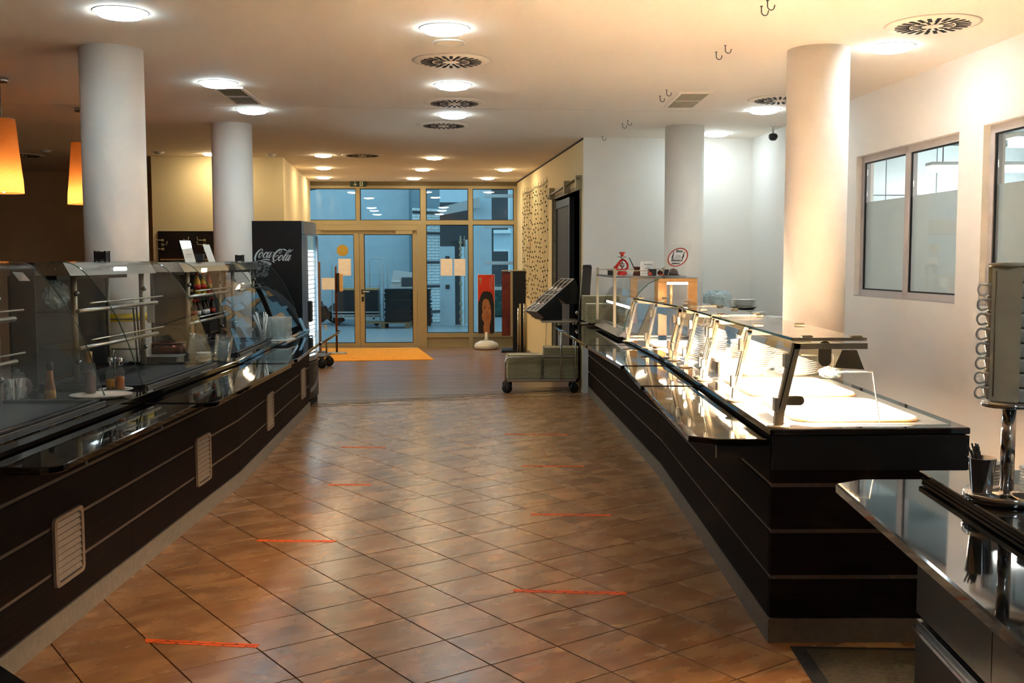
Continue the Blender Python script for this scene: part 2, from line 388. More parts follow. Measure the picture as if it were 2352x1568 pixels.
for i in range(-45, 50):
    for j in range(-45, 50):
        x = OX + (i+.5)*ta[0] + (j+.5)*tb[0]; y = OY + (i+.5)*ta[1] + (j+.5)*tb[1]
        if y > woodline(x) + .2 or x < -9.6 or x > 3.2 or y < -4.6: continue
        seen = (3.55 < y and lx(y) - .1 < x < rx(y) + .1) or (.9 < x < 1.75 and 3.55 < y < 4.35)
        if seen and y <= woodline(x)+.1: cand.append((y, x))
        elif y < 13:
            ca, sa = cos(TH), sin(TH); rest._add([(x + px*ca - py*sa, y + px*sa + py*ca, pz) for px, py, pz in tv], tf)
cand.sort()
for y, x in cand[:300]:
    o = bpy.data.objects.new('tile', tile_me); col.objects.link(o); o.parent = floor; o.location = (x, y, 0); o.rotation_euler.z = TH + (PI if random.random() < .5 else 0)
for y, x in cand[300:]:
    ca, sa = cos(TH), sin(TH); rest._add([(x + px*ca - py*sa, y + px*sa + py*ca, pz) for px, py, pz in tv], tf)
obj('tile_field', rest, M['tile'], floor, kind='stuff')
pm = MB(); y = 0
dirx = Vector((1, .5013)).normalized()
# planks run with the edge of the tiled area for the threshold, then across the hall
k = 0
for row in range(75):
    yy = 11.2 + row*.112
    x = -9.4 - random.random()*1.4
    while x < 1.6:
        L = random.uniform(1.1, 1.6); a, b = max(x, -9.6), min(x+L, 1.3)
        def clip(xx): return max(yy + .0708*xx, woodline(xx))
        if b > a + .05:
            y0a, y0b = clip(a), clip(b); y1a, y1b = yy+.110+.0708*a, yy+.110+.0708*b
            if (y1a > y0a + .005 or y1b > y0b + .005) and max(y1a, y1b) < 19.3:
                y0a, y0b = min(y0a, y1a), min(y0b, y1b)
                xa, xb = a+.001, b-.001
                pm.hexa([(xa, y0a, -.007), (xb, y0b, -.007), (xb, y1b, -.007), (xa, y1a, -.007), (xa, y0a, .003), (xb, y0b, .003), (xb, y1b, .003), (xa, y1a, .003)])
        x += L
obj('plank_field', pm, M['plank'], floor, kind='stuff')
th = MB(); a, b = Vector((-2.3, woodline(-2.3))), Vector((.95, woodline(.95))); th.slab(a, b, .012, -.004, .005, -.006)
struct('trim_1', th, M['kick'])

# ceiling -------------------------------------------------------------------------------
jl = lambda x: 9.71 + (x + 4.6)*.0875
c1 = MB(); c1.prism([(-10, -5), (3.7, -5), (3.7, jl(3.7)-.008), (-10, jl(-10)-.008)], HC, HC+.12)
c2 = MB(); c2.prism([(-10, jl(-10)+.008), (3.7, jl(3.7)+.008), (3.7, 19.45), (-10, 19.1)], HC, HC+.12)
struct('ceiling', c1, M['ceil']); struct('ceiling', c2, M['ceil'])
struct('trim_2', MB().prism([(-10, jl(-10)-.01), (3.7, jl(3.7)-.01), (3.7, jl(3.7)+.01), (-10, jl(-10)+.01)], HC+.012, HC+.02), M['dark'])

# right wall with its two pairs of windows --------------------------------------------------
W0 = Vector((3.076, 9.659)); WA = R(-4.05); WD = Vector((sin(WA), cos(WA))); WN = Vector((cos(WA), -sin(WA)))
def rw(t, o, z): p = W0 + WD*t + WN*o; return (p.x, p.y, z)
def wbox(mb, t0, t1, o0, o1, z0, z1):
    return mb.hexa([rw(t0, o0, z0), rw(t0, o1, z0), rw(t1, o1, z0), rw(t1, o0, z0), rw(t0, o0, z1), rw(t0, o1, z1), rw(t1, o1, z1), rw(t1, o0, z1)])
wins = [(-2.057, -.205), (-4.24, -2.395)]; ZS, ZH = 1.255, 2.495
wm = MB(); wbox(wm, -14.7, 2.95, 0, .16, 0, ZS); wbox(wm, -14.7, 2.95, 0, .16, ZH, HC)
for a, b in ((-14.7, -4.24), (-2.395, -2.057), (-.205, 2.95)): wbox(wm, a, b, 0, .16, ZS, ZH)
struct('wall_right', wm, M['wall'])
for n, (a, b) in enumerate(wins):
    f = MB(); o0, o1 = .05, .11; fw = .058; mid = (a+b)/2
    for t0, t1 in ((a, a+fw), (mid-.045, mid+.045), (b-fw, b)): wbox(f, t0, t1, o0, o1, ZS, ZH)
    for z0, z1 in ((ZS, ZS+fw), (ZH-fw, ZH)): wbox(f, a+fw, b-fw, o0, o1, z0, z1)
    win = struct('window_%d' % (n+1), f, M['winframe'])
    for t0, t1 in ((a+fw, mid-.045), (mid+.045, b-fw)):
        g = MB()
        for u0, u1, z0, z1 in ((t0, t0+.012, ZS+fw, ZH-fw), (t1-.012, t1, ZS+fw, ZH-fw), (t0, t1, ZS+fw, ZS+fw+.012), (t0, t1, ZH-fw-.012, ZH-fw)): wbox(g, u0, u1, .058, .07, z0, z1)
        obj('gasket', g, M['rubber'], win)
        obj('pane', wbox(MB(), t0+.004, t1-.004, .075, .083, ZS+fw, ZH-fw), M['pane'], win)
        obj('frosted_film', wbox(MB(), t0+.004, t1-.004, .0845, .086, ZS+fw, 2.09), M['film'], win)
    s = MB(); wbox(s, a-.0, b+.0, .0, .05, ZS, ZS+.008); obj('sill', s, M['winframe'], win)

# room behind those windows: tiled, lit by its own ceiling lamps and one added out of view
of = MB()
wbox(of, -7.5, 2.5, .17, 3.2, -.02, 0); wbox(of, -7.5, 2.5, .17, 3.2, 2.9, 2.98)
for a, b in ((-7.5, -7.4), (2.4, 2.5)): wbox(of, a, b, .17, 3.2, 0, 2.9)
wbox(of, -7.5, 2.5, 3.1, 3.2, 0, 2.9)
wo = struct('wall_office', of, mat('grey blue office wall', (128, 142, 146), .7))
pn = MB()
for i in range(16):
    for j in range(5):
        t = -7.3 + i*.6; z = .02 + j*.575; wbox(pn, t+.006, t+.594, 3.07, 3.1, z+.006, z+.569)
for i in range(5):
    for j in range(5): z = .02 + j*.575; wbox(pn, 2.37, 2.4, .2+i*.6+.006, .2+i*.6+.594, z+.006, z+.569)
obj('wall_panels', pn, M['tileoff'], wo, kind='stuff')
for k, (t, o, z) in enumerate(((1.42, 2.22, 2.6), (-1.66, 1.38, 2.53), (-5.2, 1.6, 2.55))):
    p = rw(t, o, z); lt = thing('strip_light', ['bar light seen through the farther window pair', 'bar light seen through the nearer window pair', 'unseen bar light added to brighten the room behind the right wall'][k], 'lamp', (p[0], p[1], z), PI/2)
    obj('housing', MB().box(-.09, .09, -.75, .75, -.03, .01, .006), M['whitem'], lt); obj('diffuser', MB().box(-.075, .075, -.73, .73, -.09, -.03), M['office'], lt)
    for sy in (-.6, .6): obj('hanger', MB().tube([(0, sy, .01), (0, sy, 2.9-z)], .006, 6), M['dsteel'], lt)

# back wall of the kitchen, wall with the dark doorway, shadow gap as a painted strip ---------------------------
CA, CB, CC = Vector((.845, 12.43)), Vector((2.875, 12.58)), Vector((.10, 19.27))
struct('wall_back', MB().slab(CB, CA, .15, 0, HC), M['wall'])
cd = (CC-CA).normalized(); cn = Vector((-cd.y, cd.x))        # cn points into the hall
def cw(t, o, z): p = CA + cd*t + cn*o; return (p.x, p.y, z)
def cbox(mb, t0, t1, o0, o1, z0, z1):
    p = [cw(t0, o0, z0), cw(t0, o1, z0), cw(t1, o1, z0), cw(t1, o0, z0), cw(t0, o0, z1), cw(t0, o1, z1), cw(t1, o1, z1), cw(t1, o0, z1)]
    return mb.hexa(p)
D0, D1, DZ = .17, 2.40, 2.43
m = MB(); cbox(m, .0, D0, 0, -.2, 0, HC); cbox(m, D0, D1, 0, -.2, DZ, HC); cbox(m, D1, 6.95, 0, -.2, 0, HC)
struct('wall_hall', m, M['cream'])
struct('trim_3', cbox(MB(), .0, 6.9, .004, .0, HC-.022, HC), M['dark'])  # dark strip laid on the wall for the shade of a gap
m = MB(); cbox(m, D0-.05, D0, .012, -.2, 0, DZ+.05); cbox(m, D1, D1+.07, .012, -.2, 0, DZ+.05); cbox(m, D0, D1, .012, -.2, DZ, DZ+.05)
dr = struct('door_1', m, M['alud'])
leaf = MB(); cbox(leaf, 1.15, 2.36, -.04, -.085, .02, DZ-.03)
lf = obj('door_leaf', leaf, M['steelgrey'], dr)
fr = MB()
for a, b, z0, z1 in ((1.15, 1.22, .02, DZ-.03), (2.28, 2.36, .02, DZ-.03), (1.22, 2.28, DZ-.13, DZ-.03), (1.22, 2.28, .02, .14)): cbox(fr, a, b, -.025, -.09, z0, z1)
obj('leaf_frame', fr, M['dsteel'], lf)
m = MB(); m.tube([cw(.05, .05, DZ+.12), cw(2.5, .05, DZ+.06)], .016); obj('sliding_rail', m, M['alud'], dr)
for t in (.12, 1.0, 2.3):
    m = MB(); cbox(m, t-.03, t+.03, .0, .075, DZ-.0, DZ+.16); obj('rail_bracket', m, M['alu'], dr)
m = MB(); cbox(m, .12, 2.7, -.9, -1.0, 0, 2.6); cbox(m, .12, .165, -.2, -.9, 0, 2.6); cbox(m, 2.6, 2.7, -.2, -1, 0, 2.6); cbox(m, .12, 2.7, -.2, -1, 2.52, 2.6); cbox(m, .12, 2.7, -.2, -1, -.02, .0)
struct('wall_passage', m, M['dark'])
m = MB(); cbox(m, .5, .53, -.3, -.33, 0, 2.3); struct('trim_4', m, M['alu'])
m = MB(); cbox(m, 2.48, 6.9, .0, .012, .004, .08); struct('baseboard_hall', m, M['alu'])

# left hall: lit cream block, dim far wall, outer walls ------------------------------------------
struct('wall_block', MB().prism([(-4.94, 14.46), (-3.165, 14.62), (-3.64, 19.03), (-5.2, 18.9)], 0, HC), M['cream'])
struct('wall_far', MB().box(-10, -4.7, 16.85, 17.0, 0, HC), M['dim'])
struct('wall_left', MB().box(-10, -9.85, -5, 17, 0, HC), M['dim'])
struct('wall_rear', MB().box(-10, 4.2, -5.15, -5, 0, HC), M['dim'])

# round columns ----------------------------------------------------------------------------------
for i, (x, y, lab) in enumerate(((-2.735, 7.27, 'thick round column nearest on the left, behind the display cases'), (-2.95, 11.15, 'round column left of the black drinks fridge'),
                                 (2.12, 7.34, 'round column beside the near window, lit warm by the hot counter'), (1.875, 11.45, 'far round column by the kitchen back wall'))):
    c = MB().lathe([(.21, 0), (.21, HC)], 48); o = obj('column', c, M['wall'], loc=(x, y, 0)); tag(o, lab, 'column', 'round columns')
    if i == 0:
        obj('warning_tape', MB().lathe([(.2115, 1.17), (.2115, 1.225)], 48), mat('yellow tape', (226, 196, 30), .4), o)

# glazed front with its double door ---------------------------------------------------------------------
GA = Vector((-3.567, 19.06)); GD = Vector((1, .0708)).normalized(); GN = Vector((-GD.y, GD.x))
def gx(px, py=600): p = PL(px, py, GA, GD); return (Vector((p.x, p.y)) - GA).dot(GD)
def gz(px, py): return PL(px, py, GA, GD).z
def gp(u, o, z): p = GA + GD*u + GN*o; return (p.x, p.y, z)
def gbox(mb, u0, u1, o0, o1, z0, z1):
    return mb.hexa([gp(u0, o0, z0), gp(u1, o0, z0), gp(u1, o1, z0), gp(u0, o1, z0), gp(u0, o0, z1), gp(u1, o0, z1), gp(u1, o1, z1), gp(u0, o1, z1)])
U = {k: gx(v) for k, v in dict(a0=600, a1=667, a2=678, b0=819.5, b1=829, c0=967, c1=979.5, d0=1076, d1=1086, e0=1180, e1=1192, dl0=728, dlg1=814, st=826, drg0=836.5, drg1=948, dr1=958).items()}
ZT0, ZT1 = gz(970, 516), gz(970, 506); ZR0, ZR1 = gz(1050, 774), gz(1050, 764); ZTOP = gz(970, 433.5)
m = MB(); gbox(m, U['a0'], U['e1'], -.06, .08, ZTOP, 2.945)
for a, b in (('a1', 'a2'), ('c0', 'c1'), ('d0', 'd1'), ('e0', 'e1')): gbox(m, U[a], U[b], -.06, .08, 0 if a != 'a1' else ZT0, ZTOP)
gbox(m, U['b0'], U['b1'], -.06, .08, ZT1, ZTOP)
gbox(m, U['a0'], U['e1'], -.055, .075, ZT0, ZT1); gbox(m, U['c1'], U['e1'], -.055, .075, ZR0, ZR1)
gf = struct('window_3', m, M['alu'])
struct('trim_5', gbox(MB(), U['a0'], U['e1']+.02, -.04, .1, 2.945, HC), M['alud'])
m = MB(); gbox(m, U['c1'], U['d0'], -.02, .03, .02, ZR0); gbox(m, U['d1'], U['e0'], -.02, .03, .02, ZR0); gbox(m, U['c1'], U['e1'], -.03, .04, 0, .02)
obj('sill_panel', m, M['alu'], gf)
def pane(u0, u1, z0, z1, par):
    g = MB(); e = .012
    for p, q, r, s in ((u0, u0+e, z0, z1), (u1-e, u1, z0, z1), (u0+e, u1-e, z0, z0+e), (u0+e, u1-e, z1-e, z1)): gbox(g, p, q, -.012, .022, r, s)
    obj('gasket', g, M['rubber'], par); return obj('pane', gbox(MB(), u0+.004, u1-.004, 0, .01, z0+.004, z1-.004), M['pane'], par)
for a, b in (('a0', 'a1'), ('a2', 'b0'), ('b1', 'c0'), ('c1', 'd0'), ('d1', 'e0')): pane(U[a], U[b], ZT1, ZTOP, gf)
for a, b in (('c1', 'd0'), ('d1', 'e0')): pane(U[a], U[b], ZR1, ZT0, gf)
# the two door leaves
ZD = gz(900, 528.5); ZG0, ZG1 = gz(890, 787), gz(890, 538)
m = MB(); gbox(m, gx(640), U['c0'], -.05, .07, ZD, ZT0); gbox(m, U['dr1'], U['c0'], -.05, .07, 0, ZD); gbox(m, gx(640), gx(660), -.05, .07, 0, ZD)
df = struct('door_2', m, M['alu'])
m = MB(); gbox(m, gx(740), gx(958), -.10, -.05, ZD-.005, ZD+.045); obj('closer_rail', m, M['alu'], df)
m = MB(); gbox(m, gx(910), gx(948), -.11, -.05, ZD-.075, ZD-.01); obj('closer_body', m, M['alu'], df)
um = gx(826)
for k, (a, b, g0, g1) in enumerate(((gx(664), um-.003, gx(680), U['dlg1']), (um+.003, U['dr1']-.004, U['drg0'], U['drg1']))):
    m = MB(); gbox(m, a, g0, -.045, .05, .012, ZD-.004); gbox(m, g1, b, -.045, .05, .012, ZD-.004); gbox(m, g0, g1, -.045, .05, .012, ZG0); gbox(m, g0, g1, -.045, .05, ZG1, ZD-.004)
    lf = obj('door_leaf', m, M['alu'], df); pane(g0, g1, ZG0, ZG1, lf)
    if k == 1:
        h = MB(); u = gx(832.5); h.tube([gp(u, -.04, 1.03), gp(u, -.10, 1.03), gp(u+.13, -.10, 1.03)], .011, 8); gbox(h, u-.022, u+.022, -.052, -.044, .99, 1.07); gbox(h, u-.018, u+.018, -.052, -.044, .85, .94)
        obj('door_handle', h, M['chrome'], lf)

# exit sign over the door
p = gp(gx(826), -.075, 2.975); ex = thing('exit_sign', 'green emergency exit sign with arrow and running figure above the glass doors', 'sign', p, math.atan2(GD.y, GD.x))
obj('sign_body', MB().box(-.145, .145, -.015, .03, -.046, .046, .004), M['green'], ex)
def flat(mb, pts, th=.002, y=-.0155, sc_=1.0, ox=0, oz=0):   # outline in local xz, facing -y
    n = len(pts); vs = [(ox+x*sc_, y, oz+z*sc_) for x, z in pts] + [(ox+x*sc_, y-th, oz+z*sc_) for x, z in pts]
    fs = [list(range(n, 2*n))] + [[i, (i+1) % n, n+(i+1) % n, n+i] for i in range(n)]
    return mb._add(vs, fs)
m = MB(); flat(m, [(-.007, .042), (-.007, -.01), (.007, -.01), (.007, .042)], ox=-.055); flat(m, [(-.034, -.002), (0, -.04), (.034, -.002), (.030, -.014), (0, -.026), (-.030, -.014)], ox=-.055)
obj('arrow', m, M['glow'], ex)
m = MB(); flat(m, [(-.028, -.038), (.028, -.038), (.028, .038), (-.028, .038)], ox=.055); obj('pictogram_panel', m, M['glow'], ex)
m = MB(); flat(m, [(.005*cos(a*PI/4), .005*sin(a*PI/4)) for a in range(8)], ox=.046, oz=.03, y=-.0175)
flat(m, [(-.012, .022), (.004, .022), (.016, .004), (.012, .000), (.004, .010), (.010, -.010), (.004, -.036), (-.002, -.036), (.002, -.012), (-.008, -.020), (-.022, -.020), (-.022, -.014), (-.010, -.012), (-.004, .006), (-.014, .006)], ox=.056, y=-.0175)
obj('running_figure', m, M['green'], ex)

# ================================================================== CEILING FITTINGS
def px_of(r): return r
dl = thing('downlight', '', 'ceiling light', (0, 0, HC))
lens = MB().lathe([(.0, -.040), (.07, -.038), (.118, -.028), (.138, -.012), (.142, 0)], 32)
trim = MB().lathe([(.142, 0), (.142, -.004), (.156, -.003), (.160, 0)], 32)
obj('trim_ring', trim, M['whitem'], dl); obj('lens', lens, M['cool'], dl)
dlw = thing('downlight', '', 'ceiling light', (0, 0, HC))
lensw = MB().lathe([(.0, -.03), (.05, -.029), (.095, -.022), (.115, -.01), (.118, 0)], 28)
obj('trim_ring', MB().lathe([(.118, 0), (.118, -.004), (.130, -.003), (.134, 0)], 28), M['whitem'], dlw); obj('lens', lensw, M['warm'], dlw)
cool = [((277, 27), 'big cool white ceiling light in front of the nearest left column'), ((501, 190), 'cool white ceiling light beside the left slatted ceiling grille'),
        ((580, 252), 'cool white ceiling light above the left fridge column, behind the slatted grille'), ((1021, 65), 'cool white ceiling light nearest the camera over the aisle, before the speaker disc'),
        ((1040, 195), 'cool white ceiling light over the aisle between the first two round air diffusers'), ((1041, 263), 'cool white ceiling light over the aisle between the second and third round diffusers'),
        ((2047, 107), 'cool white ceiling light right of the big near right column'), ((1755, 252), 'cool white ceiling light left of the near right column'), ((1645, 306), 'cool white ceiling light beside the far right column')]
warm = [((742, 356), 'warm ceiling light left of the farthest round air diffuser'), ((743, 385), 'warm ceiling light over the fridge, middle of the left hall row'), ((743, 407), 'warm ceiling light left of the exit sign, last of the left hall row'),
        ((997, 362), 'warm ceiling light nearest in the middle hall row'), ((971, 388.5), 'warm ceiling light second in the middle hall row'), ((950, 409), 'warm ceiling light last in the middle hall row, near the glass front'),
        ((1160, 389), 'warm ceiling light by the hall wall with the net'), ((1120, 408.5), 'warm ceiling light at the right end of the glass front'), ((487, 353), 'warm ceiling light half hidden by the fridge column, above the coat board')]
for k, ((x, y), lab) in enumerate(cool):
    p = G(x, y, HC); o = dl if k == 0 else dup(dl, p); o.location = p; o['label'] = lab; o['group'] = 'cool ceiling lights'
for k, ((x, y), lab) in enumerate(warm):
    p = G(x, y, HC); p.y = min(p.y, 18.7)
    o = dlw if k == 0 else dup(dlw, p); o.location = p; o['label'] = lab; o['group'] = 'warm hall ceiling lights'

for x, y, lab in ((1.5, .6, 'unseen cool ceiling light added above the drinks counter for the cup tower'), (1.5, -1.6, 'unseen cool ceiling light added behind the camera position')):
    dup(dl, Vector((x, y, HC)), 0, lab, 'added cool ceiling lights near the front')  # unseen ceiling lights added to brighten the cup tower and near counter

# round swirl air diffusers
plate = MB().lathe([(0, -.012), (.235, -.012), (.262, -.004), (.285, 0)], 48).mesh('face_plate', M['ceil'])
def slot_mb(l, w):
    return MB().box(-l/2, l/2, -w/2, w/2, -.0145, -.0115)
so_me = slot_mb(.085, .024).mesh('slot', M['dark']); si_me = slot_mb(.062, .016).mesh('slot', M['dark'])
def diffuser(x, y, lab, rz, fine):
    p = G(x, y, HC); t = thing('air_diffuser', lab, 'air vent', p, rz, 'round air diffusers')
    obj('face_plate', plate, None, t)
    j = MB()
    for n, r, me, l, wd in ((24, .178, so_me, .085, .024), (14, .095, si_me, .062, .016)):
        for k in range(n):
            a = 2*PI*k/n
            if fine:
                s = bpy.data.objects.new('slot', me); col.objects.link(s); s.parent = t; s.location = (r*cos(a), r*sin(a), 0); s.rotation_euler.z = a
            else:
                q = slot_mb(l, wd).xf(Matrix.Translation((r*cos(a), r*sin(a), 0)) @ Matrix.Rotation(a, 4, 'Z')); j._add(q.v, q.f)
    if not fine: obj('slots', j, M['dark'], t, kind='stuff')
    obj('hub', MB().lathe([(0, -.016), (.05, -.015), (.06, -.012)], 24), M['ceil'], t)
for x, y, lab, fine in ((1036, 139, 'round slotted air diffuser nearest over the middle of the aisle', 1), (2142, 56, 'round slotted air diffuser at the top right, before the window wall', 1), (1044, 235.5, 'second round air diffuser over the middle of the aisle', 1),
                        (1019, 287, 'third round air diffuser over the aisle, behind the ceiling joint', 0), (1790, 228, 'round air diffuser partly hidden behind the near right column', 0), (832, 356, 'round air diffuser farthest back, before the glass front', 0), (52, 356, 'dark round air diffuser at the far left behind the pendant', 0)):
    diffuser(x, y, lab, .06, fine)
p = G(1031, 97.5, HC); t = thing('ceiling_speaker', 'round white speaker cover between the nearest aisle light and diffuser', 'speaker', p)
obj('grille', MB().lathe([(0, -.010), (.085, -.009), (.1, -.004)], 32), M['ceil'], t); obj('rim', MB().lathe([(.1, -.006), (.104, -.010), (.112, -.006), (.114, 0)], 32), M['whitem'], t)
for x, y, lab in ((365, 348.5, 'small flat ceiling disc above the left end of the cream block'), (622, 354.5, 'small flat ceiling disc above the drinks fridge'), (105, 345, 'small flat ceiling disc near the second pendant')):
    p = G(x, y, HC); t = thing('smoke_detector', lab, 'detector', p, 0, 'flat ceiling discs'); obj('base', MB().lathe([(.065, -.012), (.07, 0)], 20), M['whitem'], t); obj('cap', MB().lathe([(0, -.03), (.04, -.028), (.055, -.012)], 20), M['whitem'], t)
# rectangular slatted grilles
for lab, q in (('slatted rectangular ceiling grille on the left, before the fridge column', [(496, 201), (548, 200.5), (598, 236), (541, 236.5)]), ('slatted rectangular ceiling grille on the right, before the far right column', [(1567, 211), (1628, 213), (1589, 244), (1533, 244)])):
    P = [G(a, b, HC) for a, b in q]; c = sum(P, Vector())/4; u = ((P[1]-P[0])+(P[2]-P[3]))/2; v = ((P[0]-P[3])+(P[1]-P[2]))/2
    L, Wd = v.length, u.length; ang = math.atan2(v.y, v.x) - PI/2
    t = thing('ceiling_grille', lab, 'air vent', c, ang, 'slatted ceiling grilles')
    m = MB(); hx, hy = Wd/2, L/2
    for a, b, d, e in ((-hx-.03, -hx, -hy-.03, hy+.03), (hx, hx+.03, -hy-.03, hy+.03), (-hx, hx, -hy-.03, -hy), (-hx, hx, hy, hy+.03), (-hx, hx, -.012, .012)): m.box(a, b, d, e, -.014, 0)
    obj('frame', m, M['ceil'], t); obj('backing', MB().box(-hx, hx, -hy, hy, -.003, 0), M['dark'], t)
    for k in range(11):
        x = -hx + (k+.5)*Wd/11; s = MB(); s.hexa([(x-.014, -hy, -.012), (x-.010, -hy, -.013), (x-.010, hy, -.013), (x-.014, hy, -.012), (x+.006, -hy, -.004), (x+.010, -hy, -.004), (x+.010, hy, -.004), (x+.006, hy, -.004)])
        obj('slat', s, M['alu'], t)
# hooks screwed into the ceiling
hk = MB(); pts = [(0, 0, 0), (0, 0, -.03)] + [(.022-.022*cos(a), 0, -.03-.022*sin(a)) for a in [i*PI/7 for i in range(1, 8)]] + [(.046, 0, -.022)]
hk.tube(pts, .0032, 6); hk.lathe([(.008, 0), (.008, -.004)], 8); hk_me = hk.mesh('ceiling_hook', M['dsteel'])
hooks = [((1749, 14), 'left hook of the nearest ceiling hook pair at the top of the picture'), ((1763, 1), 'right hook of the nearest ceiling hook pair at the top of the picture'), ((1645, 119), 'left hook of the second ceiling hook pair'), ((1666, 104), 'right hook of the second ceiling hook pair'),
         ((1516, 220), 'left hook of the third ceiling hook pair beside the right grille'), ((1531, 206), 'right hook of the third ceiling hook pair beside the right grille'), ((1430, 283), 'left hook of the farthest ceiling hook pair'), ((1442, 276), 'right hook of the farthest ceiling hook pair'), ((1384, 312), 'single tiny hook above the kitchen back wall corner')]
for (x, y), lab in hooks:
    o = obj('ceiling_hook', hk_me, None, None, lab, 'hook', 'ceiling hooks', loc=G(x, y, HC), rz=.3 if y > 0 else 0)
# security camera and the cable stub
p = G(1776, 291, HC); t = thing('security_camera', 'small black security camera hanging by the right wall corner', 'camera', p)
obj('mount', MB().lathe([(.012, -.075), (.012, -.01), (.05, -.008), (.05, 0)], 16), M['whitem'], t); obj('camera_body', MB().lathe([(0, -.15), (.03, -.145), (.048, -.12), (.05, -.095), (.035, -.075), (0, -.072)], 18), M['black'], t)
a = PL(1938, 240, W0, WD); m = MB(); m.tube([a, a+Vector((-.01, -.12, .05)), a+Vector((-.02, -.3, .095)), a+Vector((-.02, -.33, .06))], .006, 6); obj('loose_cable', m, M['dsteel'], None, 'short loose cable end sticking out behind the near right column', 'cable')

# pendants of the left hall
pend = thing('pendant_lamp', 'amber pendant lamp at the left edge, nearer of the two', 'pendant lamp', group='amber pendant lamps')
obj('canopy', MB().lathe([(.06, -.035), (.065, -.03), (.065, 0)], 24), M['chrome'], pend)
obj('cord', MB().tube([(0, 0, -.30), (0, 0, -.03)], .004, 6), M['dsteel'], pend)
obj('stem', MB().tube([(0, 0, -.33), (0, 0, -.19)], .008, 8), M['steelb'], pend)
sh = MB(); pr = [(.150, 0), (.145, .1), (.125, .30), (.102, .58)]; sh.lathe(pr, 32); sh.f = sh.f[:-2]; sh.m = sh.m[:-2]; sh.sm = sh.sm[:-2]
so = obj('shade', sh, M['shade'], pend, loc=(0, 0, -.9)); obj('bulb', MB().lathe([(0, -.05), (.03, -.04), (.042, 0), (.03, .04), (0, .055)], 16), M['bulb'], so, loc=(0, 0, .055))
obj('shade_cap', MB().lathe([(0, .575), (.102, .575), (.102, .585), (0, .587)], 24), M['steelb'], so)
pend.location = Vector((-4.02, 8.34, HC)); pend.rotation_euler.z = .3
dup(pend, Vector((-4.05, 9.98, HC)), 1.1, 'amber pendant lamp half behind the nearest left column, farther of the two')

# ================================================================== THE TWO LONG COUNTERS
ZR = [(.105, .265), (.283, .457), (.475, .648), (.666, .858)]
def counter(name, label, path, side, breaks, back, ybox):
    """path: (y, x) list; side +1: front faces +x (left counter), -1: faces -x (right counter)"""
    f = lambda y: lerp(path, y)
    t = thing(name, label, 'counter', (f(ybox), ybox, 0))
    ys = breaks
    for a, b in zip(ys, ys[1:]):
        for z0, z1 in ZR:
            p = [(f(a), a+.0012), (f(b), b-.0012), (f(b)-side*.018, b-.0012), (f(a)-side*.018, a+.0012)]
            obj('panel_board', MB().prism(p, z0, z1, .0015), M['wenge'], t, world=True)
        for (z0, z1), (z2, z3) in zip(ZR, ZR[1:]):
            p = [(f(a)-side*.007, a), (f(b)-side*.007, b), (f(b)-side*.02, b), (f(a)-side*.02, a)]
            obj('groove_strip', MB().prism(p, z1+.0004, z2-.0004), M['groove'], t, world=True)
        p = [(f(a)+side*.004, a+.0008), (f(b)+side*.004, b-.0008), (f(b)-side*.018, b-.0008), (f(a)-side*.018, a+.0008)]
        obj('kick_plate', MB().prism(p, 0, .1), M['kick'], t, world=True)
    pts = [y for y, x in path if ys[0] < y < ys[-1]]; pts = [ys[0]] + pts + [ys[-1]]
    fr = [(f(y)-side*.021, y) for y in pts]; bk = [(f(y)-side*(back if side > 0 or y < 10 else .68), y) for y in pts]
    obj('carcass', MB().prism(fr + bk[::-1], .0, .86), M['dark'], t, world=True)
    return t, f, pts

LC, fl, lp = counter('serving_counter', 'long dark panelled serving counter on the left with louvred vents', LXP, 1, [3.72, 5.17, 7.25, 9.1, 10.95], .78, 7.0)
m = MB(); m.prism([(fl(y)+.012, y) for y in lp] + [(fl(y)-.84, y) for y in lp[::-1]], .862, .89, .003); obj('worktop', m, M['granite'], LC, world=True)
m = MB(); m.prism([(-1.90, 3.70), (-1.84, 3.64), (-2.3, 3.2), (-2.75, 3.2), (-2.75, 3.70)], 0, .86); m.prism([(-1.889, 3.71), (-1.50, 3.345), (-2.1, 2.9), (-2.5, 3.4)], 0, .13, .01); obj('angled_end', m, M['black'], LC, world=True)
def slide(par, poly, z, nm='tray_slide'): return obj(nm, MB().prism(poly, z-.028, z, .004), M['blackglass'], par, world=True)
def rounded_first(p, q, r, n=5, rad=.06):     # rounded corner at q
    p, q, r = Vector(p), Vector(q), Vector(r); a = q + (p-q).normalized()*rad; b = q + (r-q).normalized()*rad
    return [tuple((a*(1-t)**2 + q*2*t*(1-t) + b*t*t)) for t in [i/n for i in range(n+1)]]
for y0, y1, x0, x1, z, rd in ((3.64, 5.33, -1.606, -1.610, .850, .10), (5.30, 7.38, -1.520, -1.56, .855, .09), (7.34, 7.78, -1.585, -1.60, .8595, .07), (7.66, 9.27, -1.58, -1.705, .8605, .03), (9.22, 10.9, -1.69, -1.79, .8610, .03)):
    poly = [(fl(y0)+.013, y0+.02)] + rounded_first((fl(y0), y0), (x0, y0-.0), (x1, y1), rad=rd) + rounded_first((x0, y0), (x1, y1), (fl(y1), y1), rad=.02) + [(fl(y1)+.013, y1)]
    slide(LC, poly, z)
for y in (4.1, 5.0, 5.9, 6.9, 8.1, 9.0, 9.9, 10.6):
    obj('slide_bracket', MB().prism([(fl(y)+.0, y), (fl(y)+.22, y), (fl(y)+.22, y+.025), (fl(y), y+.025)], .77, .82), M['dsteel'], LC, world=True)
